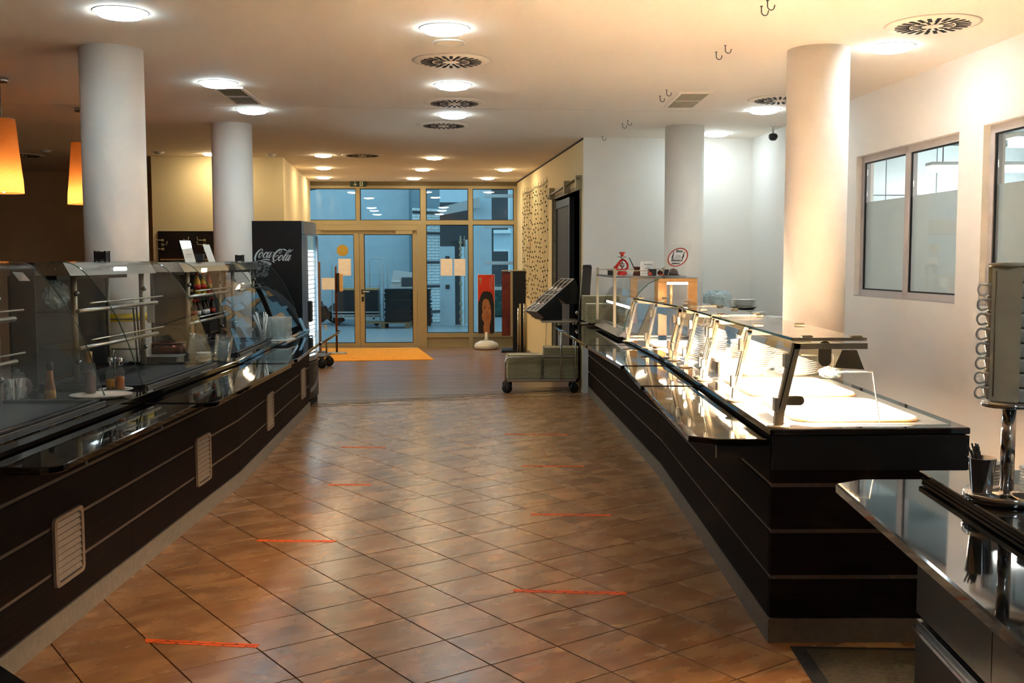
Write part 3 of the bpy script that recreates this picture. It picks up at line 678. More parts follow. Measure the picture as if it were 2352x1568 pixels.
# louvred vents in the front of the left counter
vf = MB(); o = rrect(-.15, .15, -.15, .15, .028, 4); i_ = [(x*.82, z*.87) for x, z in o]
n = len(o); vs = [(0.0, y, z) for y, z in o] + [(.012, y*.985, z*.985) for y, z in o] + [(.012, y, z) for y, z in i_] + [(.0, y, z) for y, z in i_]; fs = []
for k in range(3):
    for q in range(n): j = (q+1) % n; fs.append([k*n+q, k*n+j, (k+1)*n+j, (k+1)*n+q])
vf._add(vs, fs); vent_me = vf.mesh('vent_grille', M['vent'])
sl = MB().hexa([(.001, -.122, -.014), (.0105, -.122, -.010), (.0105, .122, -.010), (.001, .122, -.014), (.001, -.122, -.006), (.003, -.122, .011), (.003, .122, .011), (.001, .122, -.006)]); slat_me = sl.mesh('slat', M['vent'])
bk_me = MB().box(.0003, .001, -.124, .124, -.131, .131).mesh('backing', M['dark'])
for y in (4.42, 6.39, 8.50, 10.44):
    an = math.atan2(-(fl(y+.1)-fl(y-.1)), .2)
    v = obj('vent_grille', vent_me, None, LC, loc=(fl(y)+.0006-LC.location.x, y-LC.location.y, .356), rz=an)
    obj('backing', bk_me, None, v)
    for k in range(9): obj('slat', slat_me, None, v, loc=(0, 0, -.112+k*.028))
# steel well frames let into the left worktop
for y0, y1 in ((3.75, 5.03), (5.62, 6.95), (7.63, 9.2)):
    m = MB(); g0 = lambda y, d: fl(y) - d
    def fr4(d0, d1, ya, yb, z0, z1): m.prism([(g0(ya, d0), ya), (g0(yb, d0), yb), (g0(yb, d1), yb), (g0(ya, d1), ya)], z0, z1, .001)
    fr4(.055, .064, y0, y1, .889, .903); fr4(.078, .098, y0+.02, y1-.02, .889, .912); fr4(.62, .65, y0, y1, .889, .915); fr4(.098, .62, y0, y0+.02, .889, .909); fr4(.098, .62, y1-.02, y1, .889, .909)
    wf = obj('well_frame', m, M['dsteel'], LC, world=True)
    m = MB(); fr4(.098, .62, y0+.02, y1-.02, .889, .8925); obj('well_floor', m, M['dark'], LC, world=True)

RC, fr_, rp_ = counter('hot_counter', 'long dark panelled food counter on the right with black glass slide', RXP, -1, [4.226, 5.9, 7.55, 9.9, 12.3], .80, 7.5)
m = MB(); m.prism([(fr_(y)-.010, y) for y in [4.195]+rp_[1:]] + [(fr_(12.3)+.70, 12.3), (fr_(10.9)+.70, 10.9), (fr_(10.2)+.815, 10.2)] + [(fr_(y)+.815, y) for y in rp_[:-1][::-1]], .862, .89, .004); obj('worktop', m, M['granite'], RC, world=True)
for z0, z1 in ((.105, .265), (.283, .457), (.475, .648), (.666, .86)):
    obj('end_board', MB().box(1.057, 1.855, 4.207, 4.2245, z0, z1, .0015), M['wenge'], RC, world=True)
for z0, z1 in ((.265, .283), (.457, .475), (.648, .666)): obj('groove_strip', MB().box(1.058, 1.85, 4.213, 4.2255, z0+.0004, z1-.0004), M['groove'], RC, world=True)
obj('kick_plate', MB().box(1.052, 1.85, 4.204, 4.2245, 0, .1), M['kick'], RC, world=True)
obj('apron', MB().box(1.057, 1.858, 4.203, 4.2068, .72, .86), M['black'], RC, world=True)
for k, (poly, z) in enumerate((([(1.046, 4.208), (.832, 4.208), (.73, 4.288), (.757, 6.0), (1.058, 6.0)], .849), ([(1.05, 6.01), (.743, 6.01), (.764, 7.13), (1.062, 7.13)], .8535), ([(1.06, 7.14), (.745, 7.14), (.638, 8.86), (1.005, 8.86)], .858), ([(1.0, 8.87), (.632, 8.87), (.47, 11.6), (.905, 11.9)], .8605))): slide(RC, poly, z)
for y in (4.21, 5.2, 6.2, 7.3, 8.4, 9.6, 10.8):
    x = fr_(y); obj('slide_bracket', MB().box(x-.222, x-.002, y, y+.03, .768, .82), M['black'], RC, world=True)

# ================================================================== ON THE RIGHT COUNTER
def sect(mb, pts, wx, wy):                   # rectangular bar through points that lie in one xz plane
    vs = []
    for i, p in enumerate(pts):
        p = Vector(p); t = (Vector(pts[min(i+1, len(pts)-1)]) - Vector(pts[max(i-1, 0)])).normalized(); nx = Vector((t.z, 0, -t.x))
        for a, b in ((-1, -1), (1, -1), (1, 1), (-1, 1)): vs.append(p + nx*a*wx/2 + Vector((0, b*wy/2, 0)))
    fs = [[3, 2, 1, 0]]
    for i in range(len(pts)-1):
        for k in range(4): j = (k+1) % 4; fs.append([i*4+k, i*4+j, (i+1)*4+j, (i+1)*4+k])
    e = (len(pts)-1)*4; fs.append([e, e+1, e+2, e+3]); return mb._add(vs, fs)
def hot_case(label, P, end=False):
    x0, y0 = P[0]; t = thing('hot_display_case', label, 'display case', (x0, y0, .89), 0, 'glass hot display cases')
    top = 1.236
    for k, (x, y) in enumerate(P):
        big = end and k == 0; wx = .036 if big else .026
        m = MB(); sect(m, [(x, y, .897), (x+.004, y, .955), (x+.012, y, .985), (x+.066, y, top)], wx, .03); po = obj('post', m, M['steelb'], t, world=True)
        m = MB(); sect(m, [(x-.0045, y-.0155, .955), (x+.005, y-.0155, .99), (x+.059, y-.0155, top-.01)], .005, .001); obj('post_groove', m, M['dark'], po); po.children[0].location = po.location*0
        po.children[0].data.transform(Matrix.Translation(Vector((-x0, -y0, -.89))))
        obj('flange', MB().lathe([(.046, .8905), (.046, .897), (.036, .901), (0, .901)], 20, (x, y, 0)), M['steelb'], t, world=True)
        m = MB(); sect(m, [(x+.055, y, top-.012), (x+.355, y, top-.012)], .024, .03); obj('top_bar', m, M['steelb'], t, world=True)
        for z in (.985, 1.165): xx = x + .012 + (z-.985)*.21; obj('glass_clip', MB().box(xx-.032, xx-.014, y-.02, y+.02, z-.03, z+.03, .004), M['steel'], t, world=True)
        for xx in (x+.11, x+.31): obj('top_clip', MB().box(xx-.022, xx+.022, y-.016, y+.016, 1.2585, 1.268, .003), M['steelb'], t, world=True)
    for (xa, ya), (xb, yb) in zip(P, P[1:]):
        m = MB(); A = [(xa+.0, ya+.016, .93), (xa+.004, ya+.016, .98), (xa+.056, ya+.016, 1.228)]; B = [(xb+.0, yb-.016, .93), (xb+.004, yb-.016, .98), (xb+.056, yb-.016, 1.228)]
        m.strip(A, B, .006); obj('front_pane', m, M['glass'], t, world=True)
    (xa, ya), (xb, yb) = P[0], P[-1]
    obj('top_glass', MB().prism([(xa+.045, ya-.03), (xa+.345, ya-.03), (xb+.345, yb+.03), (xb+.045, yb+.03)], 1.2485, 1.2585), M['glass'], t, world=True)
    m = MB(); m.prism([(xa+.0445, ya-.0305), (xa+.0475, ya-.0305), (xb+.0475, yb+.03), (xb+.0445, yb+.03)], 1.248, 1.259); obj('glass_edge', m, M['gedge'], t, world=True)
    m = MB(); m.box(xa+.045, xa+.345, ya-.0325, ya-.0305, 1.247, 1.26); obj('edge_strip', m, M['steelb'], t, world=True)
    # lamp trough under the bars, open below
    m = MB(); pr = [(-.062, 0), (-.030, .072), (.030, .072), (.062, -.008), (.057, -.008), (.027, .066), (-.027, .066), (-.057, 0)]
    vs = [(xa+.285+a, ya-.0, 1.135+b) for a, b in pr] + [(xb+.285+a, yb+.0, 1.135+b) for a, b in pr]; n = 8
    m._add(vs, [[i, (i+1) % n, n+(i+1) % n, n+i] for i in range(n)]); m._add([(xa+.285+a, ya-.004, 1.135+b) for a, b in pr[:4]] + [(xa+.285+a, ya+.002, 1.135+b) for a, b in pr[:4]], [[0, 3, 2, 1], [4, 5, 6, 7], [0, 1, 5, 4], [1, 2, 6, 5], [2, 3, 7, 6], [3, 0, 4, 7]])
    lt = obj('lamp_trough', m, M['holder'], t, world=True)
    m = MB(); m.prism([(xa+.262, ya+.04), (xa+.308, ya+.04), (xb+.308, yb-.04), (xb+.262, yb-.04)], 1.150, 1.165)
    e = obj('heat_tube', m, M['heat'] if end else M['heatlow'], lt); e.data.transform(Matrix.Translation(Vector((-x0, -y0, -.89))))
    if end:
        m = MB(); q = rrect(-.027, .027, -.075, .03, .026, 5); vs = [(xa+.185+a, ya+.004, 1.215+b) for a, b in q] + [(xa+.185+a, ya-.004, 1.215+b) for a, b in q]; n = len(q)
        m._add(vs, [list(range(n))[::-1], list(range(n, 2*n))] + [[i, (i+1) % n, n+(i+1) % n, n+i] for i in range(n)]); obj('glass_holder', m, M['holder'], t, world=True)
        m = MB(); q = rrect(-.01, .075, -.02, .02, .019, 5); vs = [(xa+.03+a, ya+.004, 1.0+b) for a, b in q] + [(xa+.03+a, ya-.004, 1.0+b) for a, b in q]; n = len(q)
        m._add(vs, [list(range(n))[::-1], list(range(n, 2*n))] + [[i, (i+1) % n, n+(i+1) % n, n+i] for i in range(n)]); obj('glass_holder', m, M['holder'], t, world=True)
        q = [(xa+.045, .905), (xa+.42, .905), (xa+.385, 1.115), (xa+.225, 1.115), (xa+.225, 1.185), (xa+.09, 1.185)]; n = len(q)
        m = MB(); m._add([(a, ya+.014, b) for a, b in q] + [(a, ya+.008, b) for a, b in q], [list(range(n))[::-1], list(range(n, 2*n))] + [[i, (i+1) % n, n+(i+1) % n, n+i] for i in range(n)]); obj('side_pane', m, M['glass'], t, world=True)
        m = MB(); m.tube([(xa+.09, ya+.006, 1.187), (xa+.225, ya+.006, 1.187), (xa+.225, ya+.006, 1.117), (xa+.385, ya+.006, 1.117), (xa+.42, ya+.006, .905)], .0028, 5, smooth=False); obj('pane_edge', m, M['whitem'], t, world=True)
    return t
hot_case('glass hot display case at the near end of the right counter', [(1.090, 4.245), (1.086, 5.066), (1.100, 5.940)], True)
hot_case('middle glass hot display case on the right counter', [(1.111, 6.083), (1.117, 6.691), (1.113, 7.145)])
hot_case('far glass hot display case on the right counter, next to the curved cold case', [(1.112, 7.33), (1.056, 8.146), (.985, 8.863)])
for y0, y1 in ((4.30, 5.98), (6.06, 7.2), (7.3, 8.9)):
    obj('well_plate', MB().prism([(fr_(y0)+.09, y0), (fr_(y0)+.76, y0), (fr_(y1)+.76, y1), (fr_(y1)+.09, y1)], .8895, .8915, .0005), M['steel'], RC, world=True)
def lid_tray(lab, x0, x1, y0, y1, rim=True):
    t = thing('serving_tray', lab, 'tray', ((x0+x1)/2, (y0+y1)/2, .8915), 0, 'white trays in the hot cases'); a, b = (x1-x0)/2, (y1-y0)/2
    obj('tray_body', MB().prism(rrect(-a, a, -b, b, .07, 5), 0, .016, .005), M['lidw'], t); obj('rim', MB().prism(rrect(-a-.007, a+.007, -b-.007, b+.007, .075, 5), .0, .006, .002), M['copper'], t)
    m = MB(); m.prism(rrect(-a+.05, a-.05, -b+.05, b-.05, .05, 4), .0162, .0185, .001); obj('raised_field', m, M['lidw'], t)
lid_tray('white rectangular tray at the near end of the right counter', 1.20, 1.73, 4.37, 5.03)
lid_tray('white rectangular tray behind the nearest tray in the near hot case', 1.20, 1.735, 5.20, 5.93)
lid_tray('white tray in the far hot case, nearer of the two', 1.21, 1.70, 7.46, 8.02)
lid_tray('white tray in the far hot case, farther of the two', 1.12, 1.58, 8.2, 8.75)
pp = [(0, .004), (.07, .004), (.075, 0), (.082, .004), (.118, .016), (.125, .019), (.1245, .0215), (.116, .019), (.08, .008), (0, .007)]
plate_me = MB().lathe(pp, 28).mesh('plate', M['white'])
plate_n = [0]
def stack(x, y, z, n, r, lab, group, dz=.0125, me=None, jit=.003, name='plate', cat='plate'):
    for k in range(n):
        o = obj(name, me or plate_me, None, None, from_top(lab, k, n), cat, group, loc=(x+random.uniform(-jit, jit), y+random.uniform(-jit, jit), z+k*dz), rz=random.random()*6); o.scale = (r/.125, r/.125, 1)
z0 = .8915
bowl = MB().lathe([(0, 0), (.06, 0), (.07, .01), (.11, .045), (.125, .055), (.122, .058), (.1, .045), (.06, .012), (0, .010)], 28); obj('bowl', bowl, M['white'], None, 'white bowl under the tall plate stack in the middle hot case', 'bowl', loc=(1.435, 6.22, z0))
stack(1.435, 6.22, z0+.048, 12, .130, 'white plate on the bowl in the middle hot case', 'plates stacked on the bowl')
stack(1.70, 6.22, z0, 8, .125, 'white plate in the low stack behind the near trays', 'plates in the low stack')
stack(1.71, 6.58, z0, 13, .125, 'white plate in the stack behind the low plate stack', 'plates in the second row stack')
stack(1.315, 6.93, z0, 20, .112, 'white plate in the tall stack by the third post pair', 'plates in the tall left stack')
stack(1.62, 6.98, z0, 19, .115, 'white plate in the tall stack at the back', 'plates in the tall back stack')
t = thing('food_pan', 'steel food pan with white lid beside the tall plate stack', 'pan', (1.285, 6.42, z0)); a, b = .075, .26
m = MB(); m.prism(rrect(-a, a, -b, b, .02, 3), 0, .085, .004); obj('pan_body', m, M['steel'], t); obj('lid', MB().prism(rrect(-a-.012, a+.012, -b-.012, b+.012, .025, 3), .085, .1, .004), M['lidw'], t); obj('lid_handle', MB().tube([(0, -.05, .1), (0, -.05, .12), (0, .05, .12), (0, .05, .1)], .006, 6), M['lidw'], t)
def crumple(n, sx, sy, sz, seed, boxy=0):
    rnd = random.Random(seed); m = MB(); vs = []; fs = []; a, b = n, n*2
    for i in range(a+1):
        th = PI*i/a
        for j in range(b):
            ph = 2*PI*j/b; k = 1 + rnd.uniform(-.2, .12); 
            if boxy: q = max(0, sin(th))**.3; k = 1 + rnd.uniform(-.06, .05); vs.append((q*cos(ph)*sx*k, q*sin(ph)*sy*k, max(0, .5 + .5*(abs(cos(th))**.6)*(1 if cos(th) > 0 else -1))*sz*(1+rnd.uniform(-.05, .05))))
            else: vs.append((sin(th)*cos(ph)*sx*k, sin(th)*sin(ph)*sy*k, max(0, (cos(th)*.5+.5))*sz*(1+rnd.uniform(-.1, .08))))
    for i in range(a):
        for j in range(b): q = (j+1) % b; fs.append([i*b+j, (i+1)*b+j, (i+1)*b+q, i*b+q])
    return m._add(vs, fs)
obj('plastic_bag', crumple(9, .06, .10, .07, 3), M['wrap'], None, 'crumpled clear plastic bag beside the low plate stack', 'bag', loc=(1.84, 6.02, .89))

# curved cold display case with its lamp and copper frame
t = thing('cold_display_case', 'curved glass display case with copper frame at the far end of the right counter', 'display case', (1.02, 10.2, .89))
cpr = [(0, .955), (.012, 1.02), (.035, 1.10), (.075, 1.20), (.14, 1.30), (.22, 1.375), (.31, 1.412)]
m = MB(); A = [(.995+a, 9.28, z) for a, z in cpr]; B = [(.925+a, 11.15, z) for a, z in cpr]; m.strip(A, B, .006); obj('curved_glass', m, M['sneeze'], t, world=True)
m = MB(); m.tube(A, .005, 5); obj('glass_rim', m, M['gedge'], t, world=True)
m = MB(); m.box(1.30, 1.375, 9.28, 9.33, .891, 1.385, .003); m.box(1.565, 1.645, 9.28, 9.33, .891, 1.385, .003); m.box(1.30, 1.645, 9.28, 9.33, 1.385, 1.418, .003); obj('copper_frame', m, M['copper'], t, world=True)
m = MB(); m.box(1.26, 1.335, 11.1, 11.15, .891, 1.385, .003); m.box(1.52, 1.6, 11.1, 11.15, .891, 1.385, .003); m.box(1.26, 1.6, 11.1, 11.15, 1.385, 1.418, .003); obj('copper_frame', m, M['copper'], t, world=True)
obj('top_glass', MB().prism([(1.28, 9.27), (1.65, 9.27), (1.6, 11.16), (1.24, 11.16)], 1.4185, 1.4265), M['glass'], t, world=True)
m = MB().tube([(1.44, 9.45, .891), (1.44, 9.45, 1.41)], .014, 10); m.lathe([(0, 1.12), (.02, 1.125), (.024, 1.14), (.02, 1.155), (0, 1.16)], 12, (1.44, 9.45, 0)); obj('support_post', m, M['copper'], t, world=True)
m = MB(); m.box(1.36, 1.62, 9.36, 9.39, 1.362, 1.382, .003); obj('lamp_tube', m, M['tube'], t, world=True)
m = MB(); m.tube([(1.075, 9.35, 1.15), (1.01, 11.05, 1.15)], .012, 8); obj('lamp_tube', m, M['tube'], t, world=True)
m = MB(); m.hexa([(.955, 9.4, .8905), (1.06, 9.4, .8905), (.985, 11.15, .8905), (.88, 11.15, .8905), (1.035, 9.4, .955), (1.06, 9.4, .955), (.985, 11.15, .955), (.96, 11.15, .955)]); lv = obj('air_ledge', m, M['dsteel'], t, world=True)
m = MB(); m.box(1.05, 1.66, 9.28, 11.15, .8905, .915, .004); obj('cold_plate', m, M['steel'], t, world=True)
# glass gallery shelf above it
t = thing('gallery_shelf', 'glass shelf with steel corner posts above the curved cold case', 'shelf', (1.2, 10.4, .89))
for x, y in ((.955, 9.72), (.905, 11.05), (1.60, 11.05)):
    obj('post', MB().box(x-.013, x+.013, y-.013, y+.013, .956 if x < 1.2 else .916, 1.505, .002), M['steelb'], t, world=True)
m = MB(); m.box(.94, 1.62, 9.71, 11.06, 1.4268, 1.4348); obj('shelf_glass', m, M['glass'], t, world=True)
m = MB(); m.prism([(.94, 9.73), (.955, 9.73), (.91, 11.04), (.895, 11.04)], 1.418, 1.435); m.box(.968, 1.28, 9.71, 9.72, 1.419, 1.427); obj('shelf_edge', m, M['dsteel'], t, world=True)
m = MB(); m.tube([(.905, 11.05, 1.49), (.955, 9.72, 1.485)], .004, 6); m.tube([(.905, 11.05, 1.488), (1.60, 11.05, 1.488)], .004, 6); m.tube([(.955, 9.72, 1.483), (1.27, 9.72, 1.483)], .005, 6); obj('gallery_rod', m, M['steelb'], t, world=True)
ZS_ = 1.4352
# little red water pipe
t = thing('water_pipe', 'small red and chrome water pipe standing on the glass gallery shelf', 'water pipe', (1.058, 10.05, ZS_))
obj('glass_base', MB().lathe([(.02, 0), (.045, .004), (.052, .02), (.04, .04), (.02, .052), (.016, .06)], 20), M['red'], t)
m = MB(); m.tube([(0, 0, .05), (0, 0, .175)], .006, 8); m.lathe([(0, .075), (.018, .082), (.026, .10), (.018, .118), (0, .125)], 16); m.lathe([(.01, .158), (.012, .162), (.006, .168), (.048, .176), (.05, .180), (.01, .176)], 18); obj('stem', m, M['chrome'], t)
m = MB(); m.lathe([(.008, .178), (.018, .19), (.016, .20), (.024, .208), (.032, .222), (.028, .224), (.0, .21)], 16); obj('clay_head', m, M['redp'], t)
m = MB(); m.tube([(0, 0, .155), (.03, -.01, .14), (.052, -.012, .105), (.05, -.014, .07), (.02, -.02, .05), (-.03, -.02, .055), (-.065, -.01, .06), (-.075, 0, .045)], [.009, .010, .011, .012, .012, .010, .008, .006], 8); m.tube([(0, 0, .155), (-.02, -.01, .135), (-.045, -.015, .10), (-.072, -.01, .062)], [.008, .012, .016, .02], 8); obj('hose', m, M['red'], t)
t = thing('coffee_pot', 'small brown long handled coffee pot right of the red water pipe', 'pot', (1.195, 10.0, ZS_))
obj('pot_body', MB().lathe([(0, 0), (.038, 0), (.036, .02), (.028, .045), (.027, .06), (.036, .082), (.034, .083), (.025, .06), (0, .05)], 18), M['brownpot'], t); obj('pot_handle', MB().tube([(-.027, 0, .07), (-.075, 0, .17)], [.006, .005], 6), M['dsteel'], t)
t = thing('paper_sign', 'white paper sign with a pizza note on the gallery shelf', 'sign', (1.282, 9.95, ZS_)); obj('sheet', MB().box(-.062, .062, -.002, .002, 0, .132), M['paper'], t); rf = basis((1, 0, 0), (0, -1, 0))
for s, sz, z, dx in (('Restaurant', .017, .106, .01), ('in', .012, .086, .01), ('PIZZA', .018, .066, .008), ('A', .016, .087, -.04)): tx = text('lettering', s, sz, (dx, -.0028, z), rf, M['ink']); tx.parent = t
m = MB(); m.tube([(-.05, -.003, .016), (-.02, -.003, .022), (0, -.003, .018), (.02, -.003, .024)], .0015, 4); obj('drawing', m, M['ink'], t)
t = thing('jar', 'black jar with red flame print in front of the paper sign', 'jar', (1.312, 9.8, ZS_)); obj('jar_body', MB().box(-.038, .038, -.03, .03, 0, .062, .006), M['black'], t); m = MB(); flat(m, [(-.036, .004), (-.004, .004), (.0, .014), (-.012, .02), (-.006, .03), (-.022, .034), (-.036, .05)], y=-.0302); obj('flame_print', m, M['redp'], t)
t = thing('candle', 'brown ball candle with red ribbon on the gallery shelf', 'candle', (1.387, 9.8, ZS_)); obj('ball', MB().lathe([(0, .0), (.018, .004), (.027, .025), (.02, .045), (0, .053)], 16), M['brownpot'], t); m = MB(); m.tube([(-.02, -.025, .008), (-.005, -.032, .016), (.012, -.028, .004), (.03, -.02, .012), (.038, -.012, .0045)], .005, 6); obj('ribbon', m, M['redp'], t)
t = thing('card_holder', 'black card leaning in a clear holder on the gallery shelf', 'sign', (1.44, 9.8, ZS_)); m = MB(); m.hexa([(-.025, -.01, 0), (.018, -.01, 0), (.018, .0, 0), (-.025, 0, 0), (-.005, .01, .058), (.034, .01, .058), (.034, .016, .058), (-.005, .016, .058)]); obj('card', m, M['black'], t); m = MB(); m.box(-.028, .03, -.02, .02, 0, .004); obj('foot', m, M['clear'], t)
t = thing('dome_box', 'brown domed box at the right end of the gallery shelf', 'box', (1.52, 9.85, ZS_)); obj('dome', MB().lathe([(.046, .006), (.046, .03), (.036, .055), (.015, .066), (0, .068)], 18), mat('grey brown glaze', (112, 88, 80), .3), t); obj('saucer', MB().lathe([(.05, 0), (.068, .005), (.066, .008), (0, .006)], 20), M['dsteel'], t)
t = thing('candle_holder', 'dark square lantern left of the red water pipe', 'lantern', (.965, 10.25, ZS_)); obj('lantern_body', MB().box(-.026, .026, -.026, .026, 0, .052, .003), M['blackm'], t); obj('top_rim', MB().box(-.028, .028, -.028, .028, .052, .056), M['dsteel'], t)
# acrylic distance sign
t = thing('acrylic_sign', 'clear leaning acrylic sign with a red ring asking for distance', 'sign', (1.50, 9.78, 0)); t.location.z = ZS_
xa = Vector((.80, -.60, 0)); up = Vector((.40, .46, 1)).normalized(); nz_ = xa.cross(up).normalized(); up = nz_.cross(xa); rb = basis(xa, nz_)
def on(a, b, d=0): return xa*a + up*b + nz_*d
m = MB(); m.hexa([on(-.11, 0, -.003), on(.11, 0, -.003), on(.11, 0, 0), on(-.11, 0, 0), on(-.11, .34, -.003), on(.11, .34, -.003), on(.11, .34, 0), on(-.11, .34, 0)]); obj('acrylic_sheet', m, M['glass'], t)
ctr = on(0, .20, .001); n = 40
def ring(r0, r1, mm, nm, d=.0012):
    m = MB(); m.strip([on(r0*cos(2*PI*k/n), .20+r0*sin(2*PI*k/n), d) for k in range(n+1)], [on(r1*cos(2*PI*k/n), .20+r1*sin(2*PI*k/n), d) for k in range(n+1)], .0008); obj(nm, m, mm, t)
ring(.0005, .096, M['paper'], 'white_disc'); ring(.092, .104, M['redp'], 'red_ring', .0025)
for s, sz, z in (('Bitte', .036, .065), ('Abstand', .036, -.035), ('halten!', .032, -.068)): tx = text('lettering', s, sz, on(0, .20+z, .0032), rb, M['ink'], bold=.0006); tx.parent = t
m = MB()
for sx in (-1, 1):
    m.tube([on(sx*.055, .235, .004), on(sx*.055, .205, .004), on(sx*.055, .18, .004)], [.005, .007, .004], 6); m.lathe([(0, -.007), (.007, 0), (0, .007)], 8, on(sx*.055, .249, .004))
m.tube([on(-.045, .19, .003), on(.045, .19, .003)], .0015, 4); obj('figures', m, M['ink'], t)
tx = text('measure', '1,5 m', .024, on(0, .212, .0032), rb, M['inkg']); tx.parent = t

# steel back table by the window wall and what stands on it
t = thing('back_table', 'steel work table by the right wall behind the counter', 'table', (2.5, 11.4, 0))
obj('table_top', MB().prism([(2.15, 10.6), (2.93, 10.6), (2.84, 12.3), (2.05, 12.3)], .86, .9, .004), M['steel'], t, world=True)
for x, y in ((2.2, 10.65), (2.86, 10.65), (2.12, 12.22), (2.77, 12.22)): obj('leg', MB().box(x-.02, x+.02, y-.02, y+.02, 0, .86), M['steel'], t, world=True)
zt = .9
t = thing('wrapped_bowls', 'stack of bowls in clear plastic wrap on the back table', 'bowl stack', (2.27, 11.55, zt))
for k in range(6): obj('bowl', MB().lathe([(.05, .0), (.11, .045), (.13, .06), (.126, .062), (.05, .012), (0, .01)], 20), M['white'], t, loc=(0, 0, k*.045))
w_ = crumple(12, .155, .155, .34, 9, 1); w_.xf(Matrix.Diagonal((1, 1, 1, 1))); obj('wrapping', w_, M['wrap'], t)
stack(2.555, 11.5, zt, 6, .13, 'white plate under a dark pan on the back table', 'plates on the back table', dz=.022)
t = thing('dark_pan', 'dark round pan lying on the plates of the back table', 'pan', (2.555, 11.5, zt+.135)); obj('pan', MB().lathe([(0, 0), (.1, 0), (.135, .03), (.14, .032), (.136, .034), (.1, .006), (0, .006)], 24), M['blackm'], t); obj('pan_rim', MB().lathe([(.138, .03), (.143, .034), (.138, .038)], 24), M['steel'], t)
stack(2.555, 11.5, zt+.172, 5, .132, 'white plate on top of the dark pan on the back table', 'upper plates on the back table', dz=.014)
stack(2.66, 11.25, zt, 7, .085, 'small white plate at the right of the back table stacks', 'small plates on the back table', dz=.017)
obj('cloth', crumple(7, .13, .1, .13, 5), mat('white crumpled cloth', (214, 224, 228), .8, bump=.3), None, 'crumpled white cloth in front of the plates on the back table', 'cloth', loc=(2.44, 11.1, zt))
for k in range(4): obj('cutting_board', MB().prism(rrect(-.14, .14, -.16, .16, .03, 3), 0, .022, .004), [M['whitem'], M['wood'], M['brownpot'], M['wood']][3-k if k else 1], None, ['wooden board at the bottom of the board stack on the back table', 'brown board second from the bottom on the back table', 'light wooden board under the white board on the back table', 'white board on top of the board stack on the back table'][k], 'board', 'boards on the back table', loc=(2.71, 10.95, zt+k*.0225), rz=.15*k)

# tray stacks at the far end, trolley with trays, cutlery box
tray = MB(); o = rrect(-.215, .215, -.16, .16, .035, 3); i_ = [(x*.90, y*.87) for x, y in o]; n = len(o)
vs = [(x*.9, y*.87, 0) for x, y in o] + [(x, y, .011) for x, y in o] + [(x*.985, y*.98, .0125) for x, y in o] + [(x, y, .003) for x, y in i_]; fs = [list(range(n))[::-1], list(range(3*n, 4*n))]
for k in range(3):
    for q in range(n): j = (q+1) % n; fs.append([k*n+q, k*n+j, (k+1)*n+j, (k+1)*n+q])
tray._add(vs, fs); tray_me = tray.mesh('cafeteria_tray', M['traym'])
def trays(x, y, z, n, rz, lab, grp):
    for k in range(n): obj('cafeteria_tray', tray_me, None, None, from_top(lab, k, n), 'tray', grp, loc=(x+random.uniform(-.002, .002), y+random.uniform(-.002, .002), z+k*.0125), rz=rz+random.uniform(-.006, .006))
trays(1.02, 12.02, .8905, 23, .02, 'cream tray in the taller stack on the right counter', 'trays in the taller counter stack')
trays(1.04, 11.62, .8905, 17, .02, 'cream tray in the lower stack on the right counter', 'trays in the lower counter stack')
t = thing('tray_trolley', 'steel tube tray trolley on castors at the end of the right counter', 'trolley', (.35, 12.62, 0))
m = MB(); m.box(-.41, .41, -.21, .21, .135, .165, .006); obj('deck', m, M['steel'], t)
for sy in (-.215, .215):
    m = MB(); m.tube([(-.43, sy, .10), (-.43, sy, .36), (-.425, sy, .40), (-.40, sy, .425), (-.36, sy, .432), (.41, sy, .432)], .011, 8); obj('rail', m, M['steel'], t)
for x, y in ((.235, -.205), (.41, -.215), (.41, .215), (.235, .205)): obj('upright', MB().tube([(x, y, .165), (x, y, .87)], .012, 8), M['steel'], t)
obj('upper_shelf', MB().box(.0, .44, -.23, .23, .845, .87, .004), M['steel'], t)
for k, (x, y) in enumerate(((-.41, -.2), (-.41, .2), (.39, -.2), (.39, .2))):
    c = MB(); c.lathe([(.02, -.016), (.058, -.014), (.062, 0), (.058, .014), (.02, .016)], 20, (0, 0, .062), axis=Matrix.Rotation(PI/2, 4, 'X') @ Matrix.Rotation(0, 4, 'Z')); w_ = obj('castor', c, M['rubber'], t, loc=(x, y, 0), rz=.3*k)
    f = MB(); f.box(-.012, .012, -.024, -.018, .06, .13); f.box(-.012, .012, .018, .024, .06, .13); f.box(-.03, .03, -.025, .025, .126, .137); obj('fork', f, M['dsteel'], w_)
trays(.15, 12.62, .1665, 23, 0, 'cream tray in the left stack on the trolley', 'trays in the left trolley stack')
trays(.585 - .0, 12.63, .1665, 30, 0, 'cream tray in the right stack on the trolley', 'trays in the right trolley stack')
t = thing('cutlery_dispenser', 'black slanted cutlery dispenser with steel slots on the trolley', 'cutlery dispenser', (.44, 12.62, .87), R(24))
